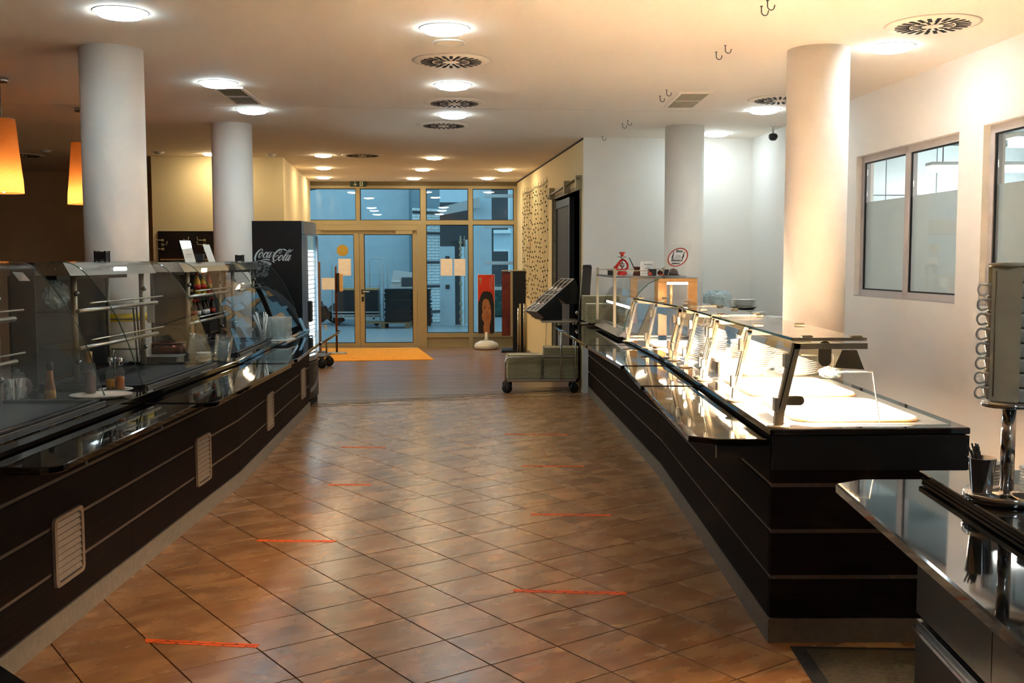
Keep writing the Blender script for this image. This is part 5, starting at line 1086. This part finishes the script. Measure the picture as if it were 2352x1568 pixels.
# curved door on the +x side
def dprof(z0, z1, inset=0.0, bulge=.075, n=10):
    pts = [(FX1+.004, FY0+inset)] + [(FX1+.03 + bulge*math.sin(PI*k/n)*.45 + (0.0), FY0+inset+(FY1-FY0-2*inset)*k/n) for k in range(n+1)] + [(FX1+.004, FY1-inset)]
    return pts
GW = mat('grey fridge plastic', (118, 122, 128), .35, var=.05); 
m = MB(); m.prism(dprof(0, 0), .50, .56, .004); m.prism(dprof(0, 0), 1.86, FZ-.004, .006)
for y0, y1 in ((FY0, FY0+.085), (FY1-.05, FY1)): m.box(FX1+.004, FX1+.05, y0, y1, .56, 1.86, .006)
door = obj('door', m, GW, FRG, world=True)
pr = dprof(0, 0, .085)[1:-1]; A = [(x+.004, y, .562) for x, y in pr]; B = [(x+.004, y, 1.858) for x, y in pr]
m = MB(); m.strip(A, B, .004); d2 = obj('door_glass', m, M['glass'], FRG, world=True)
m = MB(); m.box(FX1+.002, FX1+.006, FY0+.10, FY1-.06, .58, 1.70); obj('lit_interior', m, M['fridgeled'], FRG, world=True)
m = MB()
for k in range(22):
    z = .62 + k*.05; m.box(FX1+.0062, FX1+.0075, FY0+.10, FY1-.06, z, z+.012)
for k in range(6): y = FY0+.13+k*.09; m.box(FX1+.0062, FX1+.0078, y, y+.008, .58, 1.70)
obj('wire_shelves', m, mat('white coated wire', (190, 206, 216), .5), FRG, world=True, kind='stuff')
m = MB(); m.box(FX1+.006, FX1+.012, FY0+.10, FY1-.07, 1.70, 1.855); obj('header_panel', m, mat('teal header film', (84, 150, 170), .3, emit=((.1, .32, .4), .6)), FRG, world=True)
m = MB(); m.prism([(FX1+.05, FY0+.03), (FX1+.085, FY0+.03), (FX1+.085, FY0+.13), (FX1+.05, FY0+.13)], .93, 1.16, .012); obj('door_handle', m, M['blackm'], FRG, world=True)
m = MB(); m.prism(dprof(0, 0), .09, .485, .005); bs = obj('lower_grille_cover', m, M['blackm'], FRG, world=True)
m = MB()
for k in range(14): z = .14 + k*.021; m.prism([(x+.003, y) for x, y in dprof(0, 0, .08)[1:-1]] + [(x+.0005, y) for x, y in dprof(0, 0, .08)[1:-1][::-1]], z, z+.010)
obj('grille_slat', m, M['dsteel'], FRG, world=True, kind='stuff')
m = MB(); pr2 = dprof(0, 0, .06)[1:-1]; m.strip([(x+.0045, y, .16+.22*(k/10)**2) for k, (x, y) in enumerate(pr2)], [(x+.0045, y, .20+.22*(k/10)**1.5) for k, (x, y) in enumerate(pr2)], .002); obj('wave_trim', m, GW, FRG, world=True)
# white script logo and its drawn reflection on the side that faces the aisle: broad pen strokes along measured paths
def lg(px, py): return V(575 + px*110/2352, 560 + py*110/2352, FY0 - .0012)
def smooth(pts, n=6):
    P_ = [Vector(p) for p in pts]; out = []
    for i in range(len(P_)-1):
        p0, p1, p2, p3 = P_[max(i-1, 0)], P_[i], P_[i+1], P_[min(i+2, len(P_)-1)]
        for k in range(n): t_ = k/n; out.append(.5*((2*p1) + (p2-p0)*t_ + (2*p0-5*p1+4*p2-p3)*t_**2 + (3*p1-p0-3*p2+p3)*t_**3))
    return out + [P_[-1]]
def stroke(mb, pts):                         # (x, y, width) in logo units
    s = smooth(pts); L_, R_ = [], []
    for i, p in enumerate(s):
        d = (s[min(i+1, len(s)-1)] - s[max(i-1, 0)]); n_ = Vector((-d.y, d.x)).normalized() * p.z/2
        L_.append(lg(p.x+n_.x, p.y+n_.y)); R_.append(lg(p.x-n_.x, p.y-n_.y))
    mb.strip(L_, R_, 0.0); a = [q + Vector((0, .001, 0)) for q in L_]; b = [q + Vector((0, .001, 0)) for q in R_]; mb.strip(b, a, 0.0)
m = MB()
for s in ([(570, 345, 34), (605, 300, 40), (585, 258, 30), (520, 262, 44), (400, 360, 72), (290, 510, 86), (238, 660, 88), (232, 770, 74), (260, 845, 34), (320, 850, 20)],                       # C
          [(590, 405, 40), (520, 430, 56), (440, 540, 62), (415, 630, 56), (440, 675, 40), (500, 640, 24), (580, 540, 24), (625, 440, 30), (590, 402, 40), (560, 440, 20), (620, 520, 14), (680, 500, 12)],  # o
          [(800, 480, 34), (835, 430, 36), (800, 400, 36), (720, 460, 56), (640, 580, 64), (640, 660, 52), (700, 670, 30), (790, 600, 16)],                                                         # c
          [(990, 420, 30), (930, 410, 40), (850, 500, 56), (795, 620, 56), (810, 670, 46), (880, 610, 22), (980, 470, 18)], [(1060, 395, 40), (980, 520, 56), (910, 640, 58), (925, 680, 44), (990, 640, 22), (1075, 550, 14)],  # a
          [(1118, 430, 44), (1165, 415, 44)],                                                                                                                                                     # hyphen
          [(1225, 660, 30), (1270, 600, 34), (1340, 560, 30), (1375, 590, 26), (1360, 690, 22), (1290, 780, 26), (1200, 815, 40), (1135, 770, 66), (1130, 650, 84), (1200, 500, 84), (1330, 350, 70), (1440, 270, 50), (1510, 262, 34), (1535, 310, 26), (1500, 420, 24), (1440, 465, 24), (1410, 440, 22), (1440, 350, 18), (1500, 275, 16)],  # second C with loops
          [(1545, 275, 24), (1640, 262, 50), (1720, 300, 56), (1790, 340, 40)],                                                                                                                    # its crossing stroke
          [(1560, 560, 36), (1490, 580, 52), (1410, 690, 62), (1385, 780, 56), (1410, 820, 40), (1480, 780, 24), (1560, 670, 24), (1585, 590, 30), (1560, 555, 36), (1540, 600, 18), (1600, 660, 12), (1650, 640, 10)],  # o
          [(1720, 600, 16), (1850, 480, 20), (1960, 330, 20), (1965, 270, 22), (1900, 290, 30), (1790, 430, 48), (1670, 620, 64), (1600, 760, 66), (1610, 815, 48), (1680, 760, 22)],                     # l
          [(1870, 375, 40), (1940, 380, 48), (2030, 330, 36), (2110, 255, 8)],                                                                                                                     # its flag
          [(1930, 560, 30), (1870, 555, 40), (1790, 640, 56), (1725, 760, 56), (1740, 815, 46), (1810, 750, 22), (1910, 610, 18)], [(1995, 540, 40), (1915, 660, 56), (1845, 780, 58), (1855, 820, 44), (1920, 780, 22), (1995, 690, 12)],  # a
          [(320, 850, 18), (520, 810, 20), (640, 765, 34), (780, 755, 52), (900, 775, 50), (980, 815, 16)], [(520, 850, 30), (700, 850, 40), (900, 910, 46), (1010, 985, 50), (930, 1030, 30), (800, 1010, 12)], [(640, 870, 20), (820, 960, 44), (950, 1000, 20)], [(1060, 830, 30), (1150, 880, 50), (1180, 930, 24)]): stroke(m, s)  # tail swash, then wavy strokes drawing the logo's reflection in the guard glass
obj('logo_and_reflection', m, mat('white logo and reflection print', (196, 204, 206), .5), FRG, world=True)
# castors of a cart parked behind the fridge
t = thing('parked_cart', 'cart with black castors parked behind the drinks fridge', 'cart', (-2.98, 15.6, 0)); m = MB(); m.box(-.2, .22, -.3, .3, .16, .19, .004); obj('deck', m, M['dsteel'], t)
obj('push_bar', MB().tube([(.15, .28, .19), (.15, .28, .6), (-.15, .28, .6), (-.15, .28, .19)], .015, 8), M['steelb'], t)
for x, y in ((.17, -.22), (.22, .10), (-.16, -.25), (-.16, .25)): c = MB(); c.lathe([(.02, -.022), (.07, -.02), (.076, 0), (.07, .02), (.02, .022)], 20, (0, 0, .076), axis=Matrix.Rotation(PI/2, 4, 'X')); w_ = obj('castor', c, M['rubber'], t, loc=(x, y, 0), rz=.5); f = MB(); f.box(-.02, .02, -.032, .032, .10, .16); obj('fork', f, M['dsteel'], w_)

# ================================================================== IN THE HALL
t = thing('door_mat', 'yellow door mat in front of the glass double door', 'mat', (-2.3, 17.8, 0)); obj('mat_body', MB().prism([(-3.50, 18.93), (-2.96, 16.47), (-1.262, 16.68), (-1.735, 19.0)], .003, .014, .003), M['yellow'], t, world=True); obj('edging', MB().prism([(-3.515, 18.945), (-2.97, 16.45), (-1.245, 16.66), (-1.72, 19.02)], .003, .009), M['yellow'], t, world=True)
t = thing('queue_stand', 'thin steel post on a round foot standing on the yellow mat', 'stand', (-2.985, 17.75, .0145)); obj('foot', MB().lathe([(.165, 0), (.17, .004), (.165, .018), (.03, .026), (0, .026)], 32), M['steelb'], t); obj('post', MB().lathe([(.019, .02), (.019, 1.36), (.015, 1.37), (.015, 1.48), (0, 1.485)], 14), M['brownpot'], t)
m = MB(); m.box(.02, .06, -.03, .03, 1.05, 1.37, .006); obj('clip', m, M['blackm'], t); m = MB(); m.box(.06, .118, -.02, .02, 1.055, 1.365, .015); obj('paper_sign', m, mat('tan card', (226, 184, 128), .6), t)
t = thing('wooden_post', 'slim brown post behind the lit fridge door', 'post', (-3.32, 17.95, .0145)); obj('post', MB().box(-.035, .035, -.03, .03, .02, 1.56, .004), mat('brown varnished post', (118, 88, 66), .5), t); obj('foot', MB().box(-.07, .1, -.1, .1, 0, .02, .004), M['dsteel'], t)
def on_glass(px0, px1, py0, py1, nm, lab, mt, lines=()):
    u0, u1 = gx(px0), gx(px1); z1, z0 = gz((px0+px1)/2, py0), gz((px0+px1)/2, py1); obj(nm, gbox(MB(), u0, u1, -.0035, -.0015, z0, z1), mt, None, lab, 'paper')
on_glass(777, 806, 594, 633, 'paper_sheet', 'blank white sheet taped on the left glass door under the round sticker', M['peach'])
on_glass(738, 768, 638, 665, 'paper_sheet', 'wide white sheet taped low on the left glass door beside the fridge', M['peach'])
on_glass(1012, 1039, 594, 633, 'paper_sheet', 'left one of two sheets taped side by side on the fixed pane', M['peach'])
on_glass(1043, 1069, 594.5, 633, 'paper_sheet', 'right one of two sheets taped side by side on the fixed pane', M['peach'])
u, z = gx(787), gz(787, 575); m = MB(); A = [gp(u+.105*cos(a), -.0015, z+.105*sin(a)) for a in [2*PI*k/28 for k in range(28)]]; B = [gp(u+.105*cos(a), -.0035, z+.105*sin(a)) for a in [2*PI*k/28 for k in range(28)]]
m._add(A+B, [list(range(28))[::-1], list(range(28, 56))] + [[k, (k+1) % 28, 28+(k+1) % 28, 28+k] for k in range(28)]); obj('round_sticker', m, mat('ochre sticker', (190, 160, 70), .6), None, 'round ochre sticker on the left glass door', 'sticker')
# coat board on the cream block
t = thing('coat_board', 'black board with brass coat hooks on the cream wall block', 'coat rack', (-4.4, 14.45, 1.3)); y_ = 14.46
m = MB(); m.prism([(-4.87, 14.445), (-3.9, 14.53), (-3.9, 14.55), (-4.87, 14.466)], 1.20, 2.0, .003); obj('board', m, M['black'], t, world=True); obj('shelf', MB().prism([(-4.8, 14.31), (-3.95, 14.39), (-3.95, 14.53), (-4.8, 14.45)], 1.60, 1.62), M['wood'], t, world=True)
def hook(px, py, s, lab=None):
    p = V(px, py, 14.44); p.y = 14.45 + (p.x+4.87)*.0876 - .002; m = MB(); m.box(p.x-.016, p.x+.016, p.y-.012, p.y+.0, p.z-.018, p.z+.018, .003); m.tube([(p.x, p.y-.01, p.z), (p.x+s*.02, p.y-.05, p.z), (p.x+s*.075, p.y-.07, p.z+.002), (p.x+s*.085, p.y-.072, p.z+.045)], .006, 6); obj('hook', m, M['alu'], t, world=True)
for px, py, s in ((373, 551.5, -1), (373, 562, 1), (374, 572, -1), (421, 552, 1), (421, 562, 1), (421, 571, 1), (467, 551.5, -1), (467, 562, -1), (468, 575, 1)): hook(px, py, s)
# net of bulbs on the hall wall
t = thing('light_net', 'dark net of tiny bulbs hanging on the cream hall wall', 'light net', cw(4.2, .02, 1.7)); m = MB(); b = MB(); rnd = random.Random(5); T0, T1 = 2.84, 5.9; cols_ = 22
def net_z(f, r): return 2.74 + .03*sin(f*9) - r*(2.02 if f < .55 else 1.75)
for c in range(cols_):
    f = c/(cols_-1); tt = T0 + (T1-T0)*f; pts = []; L_ = 2.04 if f < .62 else 1.75
    for r in range(15):
        z = 2.76 - .03*abs(sin(f*7)) - L_*r/14 + rnd.uniform(-.012, .012) + (.06 if c % 2 else 0); p = cw(tt + rnd.uniform(-.025, .025), .014, z); pts.append(p)
        if r and rnd.random() < .7: q = Vector(p); b.lathe([(0, -.018), (.009, -.009), (.009, .009), (0, .02)], 5, q)
    m.tube(pts, .0028, 4, cap=False)
for r in (0, 14):
    pts = []
    for c in range(cols_*2-1): f = c/(cols_*2-2); L_ = 2.04 if f < .62 else 1.75; pts.append(cw(T0+(T1-T0)*f, .014, 2.76 - .03*abs(sin(f*7)) - L_*r/14 - (.035 if c % 2 else 0)))
    m.tube(pts, .0026, 4, cap=False)
m.tube([cw(3.0, .014, .72), cw(3.05, .014, .3), cw(3.02, .014, .06)], .003, 4); obj('cable', m, mat('net cable', (70, 62, 42), .6), t, world=True, kind='stuff'); obj('bulbs', b, M['ink'], t, world=True, kind='stuff')
obj('wall_hanger', cbox(MB(), 4.92, 4.98, .0, .01, 1.72, 1.98), M['wood'], None, 'narrow wooden frame hanging beside the light net', 'frame')
# black display tower, chrome rails, round foot banner
t = thing('display_tower', 'tall black display stand with red brown front beside the glass front', 'display stand', (.06, 18.25, 0))
m = MB(); m.box(-.045, .20, -.25, .25, .0, 1.405, .004); obj('tower_body', m, M['black'], t); m = MB(); m.box(-.085, -.046, -.25, .25, .28, 1.40, .003); obj('front_frame', m, M['alu'], t); m = MB(); m.box(-.235, -.086, -.20, .20, .29, 1.39, .003); obj('red_front', m, mat('red brown front', (104, 44, 34), .3, var=.4, scale=7), t); m = MB(); m.box(-.24, .22, -.28, .28, 0, .04, .006); obj('plinth', m, M['blackm'], t); obj('top_edge', MB().box(-.235, .2, -.252, .252, 1.4052, 1.42, .003), M['alu'], t)
t = thing('rail_posts', 'bundle of chrome posts leaning before the black display stand', 'posts', (.16, 17.85, 0))
for k, (dx, h) in enumerate(((-.055, .78), (-.02, .85), (.045, .85), (.08, .84))): obj('post', MB().lathe([(.016, .02), (.016, h), (0, h+.004)], 12, (dx, 0, 0)), M['alu'] if k % 2 else M['chrome'], t)
obj('foot', MB().box(-.09, .11, -.05, .05, 0, .02, .004), M['dsteel'], t)
t = thing('banner_stand', 'red advertising panel with a printed face on a round white foot', 'sign', (-.46, 18.72, 0))
obj('foot', MB().lathe([(.17, .0), (.215, .02), (.225, .06), (.20, .11), (.12, .15), (.03, .16), (0, .16)], 36), M['whitem'], t); obj('neck', MB().lathe([(.045, .155), (.028, .20), (.026, .31), (0, .31)], 16), M['whitem'], t)
pw, z0_, z1_ = .145, .285, 1.335; m = MB(); m.box(-pw, pw, -.012, .012, z0_, z1_); p_ = obj('panel', m, M['posterred'], t); m = MB(); m.box(-pw-.006, -pw, -.014, .014, z0_, z1_+.006); m.box(pw, pw+.006, -.014, .014, z0_, z1_+.006); m.box(-pw, pw, -.014, .014, z1_, z1_+.006); obj('frame', m, M['whitem'], t)
def fz(pts, mm, nm, d, seg=None): m = MB(); flat(m, pts, th=.0015, y=-.012-d); obj(nm, m, mm, p_)
fz([(-.145, .285), (.145, .285), (.145, .80), (.11, .98), (.07, 1.03), (0, 1.045), (-.06, 1.03), (-.10, .96), (-.12, .88), (-.145, .85)], M['hair'], 'printed_hair', 0)
fz([(-.04, .285), (.06, .285), (.062, .43), (.085, .55), (.09, .66), (.07, .80), (.04, .89), (-.02, .91), (-.06, .87), (-.075, .76), (-.066, .66), (-.085, .60), (-.07, .53), (-.035, .48), (-.055, .40)], M['skin'], 'printed_face', .0016)
fz([(-.048, .745), (-.02, .755), (-.01, .745), (-.02, .735), (-.048, .735)], M['hair'], 'printed_eye', .0032); fz([(.03, .74), (.052, .75), (.07, .738), (.05, .73)], M['hair'], 'printed_eye', .0032); fz([(-.055, .775), (-.015, .785), (-.015, .778), (-.055, .768)], M['hair'], 'printed_brow', .0032); fz([(.0, .66), (.02, .665), (.018, .65)], M['hair'], 'printed_nose', .0032); fz([(.0, .575), (.03, .585), (.065, .578), (.04, .56)], M['redp'], 'printed_lips', .0032)
for x, z0, z1, r_ in ((.105, 1.06, 1.30, .010), (.07, 1.08, 1.27, .008)):      # blurred handwriting, illegible in the photograph
    m = MB(); m.tube([(x + r_*1.3*(-1)**k, -.0135, z0 + (z1-z0)*k/15) for k in range(16)], r_*.28, 4); obj('handwriting', m, M['whitem'], p_)
m = MB(); flat(m, [(-.125, 1.23), (-.085, 1.23), (-.08, 1.25), (-.085, 1.28), (-.125, 1.28)], y=-.0122); flat(m, [(-.115, 1.18), (-.09, 1.18), (-.09, 1.215), (-.115, 1.215)], y=-.0122); obj('emblem', m, M['alu'], p_)

# ================================================================== LOBBY BEHIND THE GLASS (open to the sky, pale walls in blue daylight)
LY0, LY1 = 19.45, 27.2
struct('floor', MB().prism([(-7.5, LY0-.5), (6, LY0-.2), (6, 36), (-7.5, 36)], -.05, .0), M['lobbyfloor'])
struct('wall_lobby', MB().prism([(-7.5, LY1+.6), (-2.55, LY1), (-2.55, LY1+.15), (-7.5, LY1+.75)], 0, 4.6), M['blue'])
struct('wall_lobby', MB().box(-7.65, -7.5, LY0-.4, LY1+.7, 0, 4.6), M['blue'])
# inclined soffit edge seen top left
m = MB(); a = V(678, 441, 21.5); b = V(724, 433, 24.0); m.tube([a, b], .03, 6); m.tube([a + Vector((0, 0, .2)), b + Vector((0, 0, .2))], .02, 6); struct('trim_6', m, M['steelgrey'])
# white brick pier, bricks laid one by one
pier = struct('wall_brick', MB().prism([(-2.5, 26.4), (-1.86, 27.0), (-1.86, 27.2), (-2.6, 26.6)], 0, 5), M['grout'] if False else mat('blue grey mortar', (120, 140, 150), .9))
bd = Vector((.64, .6, 0)).normalized(); bn = Vector((bd.y, -bd.x, 0)); br = MB().box(0, .232, 0, .014, 0, .066, .003); b2 = MB().box(0, .112, 0, .014, 0, .066, .003)
rotz = math.atan2(bd.y, bd.x); br_me, b2_me = br.mesh('brick', M['brick']), b2.mesh('brick', M['brick'])
for r in range(38):
    x = 0.0; s = r % 2; k = 0
    while x < .86:
        half = (s and x == 0); L_ = .112 if half or x > .70 else .232
        p = Vector((-2.5, 26.4, 0)) + bd*x + bn*.012; o = bpy.data.objects.new('brick', b2_me if L_ < .2 else br_me); col.objects.link(o); o.parent = pier; o.location = (p.x, p.y, .02 + r*.0765); o.rotation_euler.z = rotz; x += L_ + .011
for z in (2.82, 2.3, 1.56, .95, .30):
    m = MB(); p = Vector((-2.5, 26.4, z)) + bn*.03; q = p + bd*.88; m.tube([p, q], .035, 4, smooth=False); obj('rail', m, M['steelgrey'], pier)
# dark upper cladding, pale column with boxes, lift door frame
struct('wall_cladding', MB().box(-1.80, -.92, 26.3, 26.45, 1.95, 3.05), M['steelgrey'])
m = MB(); m.hexa([(-1.8, 26.25, 2.72), (-.75, 24.4, 2.82), (-.75, 24.6, 2.82), (-1.8, 26.45, 2.72), (-1.8, 26.25, 2.92), (-.75, 24.4, 3.06), (-.75, 24.6, 3.06), (-1.8, 26.45, 2.92)]); struct('trim_7', m, M['winframe'])
cl = MB().box(-1.79, -1.42, 26.05, 26.3, 0, 1.95); struct('wall_pier', cl, M['blue'])
struct('wall_pier', MB().box(-1.42, -1.29, 26.15, 26.3, 0, 1.95), M['steelgrey'])
for z in (1.66, .95): 
    t = thing('switch_box', 'small square switch box %s on the pale pier behind the glass' % ('above the taped sheets' if z > 1.5 else 'below the taped sheets'), 'switch', (-1.60, 26.05, z)); obj('plate', MB().box(-.05, .05, -.03, 0, -.05, .05, .006), M['steelgrey'], t); obj('knob', MB().box(-.02, .02, -.04, -.03, -.02, .02, .004), M['dsteel'], t)
m = MB(); m.box(-1.27, -1.235, 25.6, 25.68, 0, 2.2); m.box(-1.17, -1.155, 25.7, 25.78, 0, 2.2)
for z in (.12, .30, .5, 1.0, 1.7, 1.85, 2.0): m.box(-1.285, -1.22, 25.58, 25.68, z, z+.07, .006)
dd = struct('door_3', m, M['steelb']); obj('door_panel', MB().prism([(-1.14, 25.7), (-.78, 24.9), (-.78, 25.0), (-1.12, 25.8)], .05, 2.1), M['brick'], dd)
t = thing('wall_lamp', 'dark wall lamp over the pier behind the glass', 'lamp', (-1.3, 26.2, 2.05)); obj('arm', MB().tube([(-.2, 0, .02), (-.05, -.1, .05), (.1, -.12, .02)], .02, 8), M['steelgrey'], t); obj('head', MB().box(-.03, .22, -.2, -.06, -.06, .08, .02), M['dsteel'], t)
# glazed side of the lobby with its white frames, facade across the yard
m = MB()
for p, q in (((-.86, 25.2), (-.80, 25.2)), ((-.47, 24.6), (-.43, 24.6)), ((.10, 23.6), (.22, 23.6))): m.box(p[0], q[0], p[1], p[1]+.1, 0, 3.6)
struct('window_4', m, M['steelgrey'])
struct('wall_lobby', MB().box(-.92, -.48, 24.9, 25.0, 0, 3.6), M['blue'])
for z in (3.02, 2.33, 1.50, .92):
    m = MB(); m.box(-.62, .9, 23.9, 23.97, z, z+.075, .004); struct('trim_8', m, M['winframe'])
fc = struct('wall_facade', MB().box(-4.5, 9, 34, 34.3, -.1, 11), M['blue'])
for k, (x0, x1, z0, z1) in enumerate(((-.62, -.12, 2.6, 3.9), (.42, 1.1, 2.6, 3.9), (-.62, -.12, .6, 1.9), (.42, 1.1, .6, 1.9))):
    w_ = obj('window', MB().box(x0-.06, x1+.06, 33.94, 34.0, z0-.06, z1+.06, .004), M['brick'], fc); obj('pane', MB().box(x0, x1, 33.92, 33.945, z0, z1), M['steelgrey'], w_)
    obj('sill', MB().box(x0-.1, x1+.1, 33.85, 34, z0-.12, z0-.06), M['brick'], w_)
t = thing('yard_plinth', 'green hedge strip outside behind the lobby glazing', 'hedge', (1.2, 30, 0)); obj('hedge_body', MB().box(-2, 3.5, -.4, .4, 0, .9, .05), mat('dull hedge', (40, 70, 62), .9, var=.5, scale=14, bump=.6), t)
# roll container with dark crates, crate stacks on a pallet, bin bags
t = thing('roll_container', 'wire roll container with dark boxes behind the right glass door', 'roll container', (-3.65, 25.95, .0)); m = MB()
gx0, gx1 = -.75, .42
for x in (gx0, gx1):
    for y in (-.35, .35): m.tube([(x, y, .14), (x, y, 1.50), (x+.06*(1 if x < 0 else -1), y, 1.56)], .014, 6)
m.tube([(gx0, -.35, .98), (gx1, -.35, .98)], .010, 6); m.tube([(gx0, -.35, .34), (gx1, -.35, .34)], .018, 6); m.tube([(gx0, -.35, .27), (gx1, -.35, .27)], .018, 6)
m.tube([(gx1-.34, .3, .2), (gx1-.34, .3, 1.60), (gx1-.28, .3, 1.66), (gx1+.06, .3, 1.66), (gx1+.12, .3, 1.60), (gx1+.12, .3, .2)], .014, 6)
for z in (.5, .75, 1.25): m.tube([(gx0, .35, z), (gx1, .35, z)], .006, 5)
obj('wire_frame', m, M['winframe'], t); m = MB(); m.box(-.5, .28, -.36, -.33, .17, .21); m.box(-.5, -.46, -.36, -.33, .17, .28); m.box(.24, .28, -.36, -.33, .17, .28); m.box(gx0, gx1, -.33, .33, .21, .25); obj('base_frame', m, M['winframe'], t)
for x in (gx0+.1, gx1-.1): c = MB().lathe([(.02, -.02), (.06, -.018), (.065, 0), (.06, .018), (.02, .02)], 14, (x, -.25, .065), axis=Matrix.Rotation(PI/2, 4, 'X')); obj('castor', c, M['rubber'], t)
t2 = thing('dark_box', 'big dark box standing in the roll container', 'box', (-3.80, 25.95, .2605)); obj('box_body', MB().box(-.55, .5, -.28, .28, 0, .62, .01), M['crate'], t2); obj('cardboard_rim', MB().box(-.54, .49, -.285, .285, .62, .66), M['wood'], t2)
for k, x in enumerate((-.35, -.12, .12)): obj('clear_jug', MB().lathe([(0, 0), (.06, 0), (.07, .02), (.065, .2), (.04, .24), (.04, .27), (0, .275)], 12), M['clear'], None, ['left clear jug on the dark box behind the glass door', 'middle clear jug on the dark box behind the glass door', 'right clear jug on the dark box behind the glass door'][k], 'jug', 'clear jugs', loc=(-3.8+x, 25.85, .9215))
t = thing('pallet', 'flat wooden pallet on the lobby floor behind the right glass door', 'pallet', (-2.95, 25.0, 0)); 
for k in range(7): obj('board', MB().box(-.75, .52, -.4+k*.12, -.31+k*.12, .12, .142), M['pallet'], t)
for x in (-.70, -.1, .47): obj('block', MB().box(x-.05, x+.05, -.4, .4, 0, .12), M['pallet'], t)
cr = MB(); cr.box(-.29, .29, -.19, .19, 0, .036, .004); cr.box(-.30, .30, -.20, .20, .026, .037, .002); cr_me = cr.mesh('plastic_crate', M['crate'])
for k in range(21): obj('plastic_crate', cr_me, None, None, from_top('flat black crate in the left stack behind the glass door', k, 21), 'crate', 'crates in the left stack', loc=(-2.72 + random.uniform(-.02, .02), 24.95, .143 + k*.0375), rz=random.uniform(-.04, .04))
for k in range(24): obj('plastic_crate', cr_me, None, None, from_top('flat black crate in the stack behind the fixed pane', k, 24), 'crate', 'crates in the right stack', loc=(-2.30 + random.uniform(-.03, .02) + (.03 if k < 8 else 0), 25.78, .0 + k*.0375), rz=random.uniform(-.06, .06))
t = thing('machine_case', 'grey machine case standing on crates behind the right glass door', 'machine', (-2.62, 25.3, .975)); t.location.z = .9405; m = MB(); m.hexa([(-.3, -.25, 0), (.3, -.25, 0), (.3, .25, 0), (-.3, .25, 0), (-.22, -.2, .42), (.3, -.22, .36), (.3, .22, .36), (-.22, .2, .42)]); obj('hood', m, M['winframe'], t); m = MB(); m.box(-.02, .29, -.262, -.24, .04, .26, .01); obj('panel', m, M['steelgrey'], t); m = MB(); m.tube([(-.26, -.28, .16), (-.05, -.28, .165)], .018, 6); obj('handle', m, M['whitem'], t)
for k, (x, y, sx, sz, sd) in enumerate(((-5.0, 26.2, .42, .62, 4), (-4.5, 26.85, .3, .5, 8), (-5.75, 26.9, .4, .85, 15))): obj('bin_bag', crumple(9, sx, .30, sz, sd), M['bag'], None, ['large black bin bag beside the queue post behind the glass', 'smaller black bin bag left of the roll container', 'tall black bin bag half hidden by the fridge door'][k], 'bag', 'black bin bags', loc=(x, y, 0))
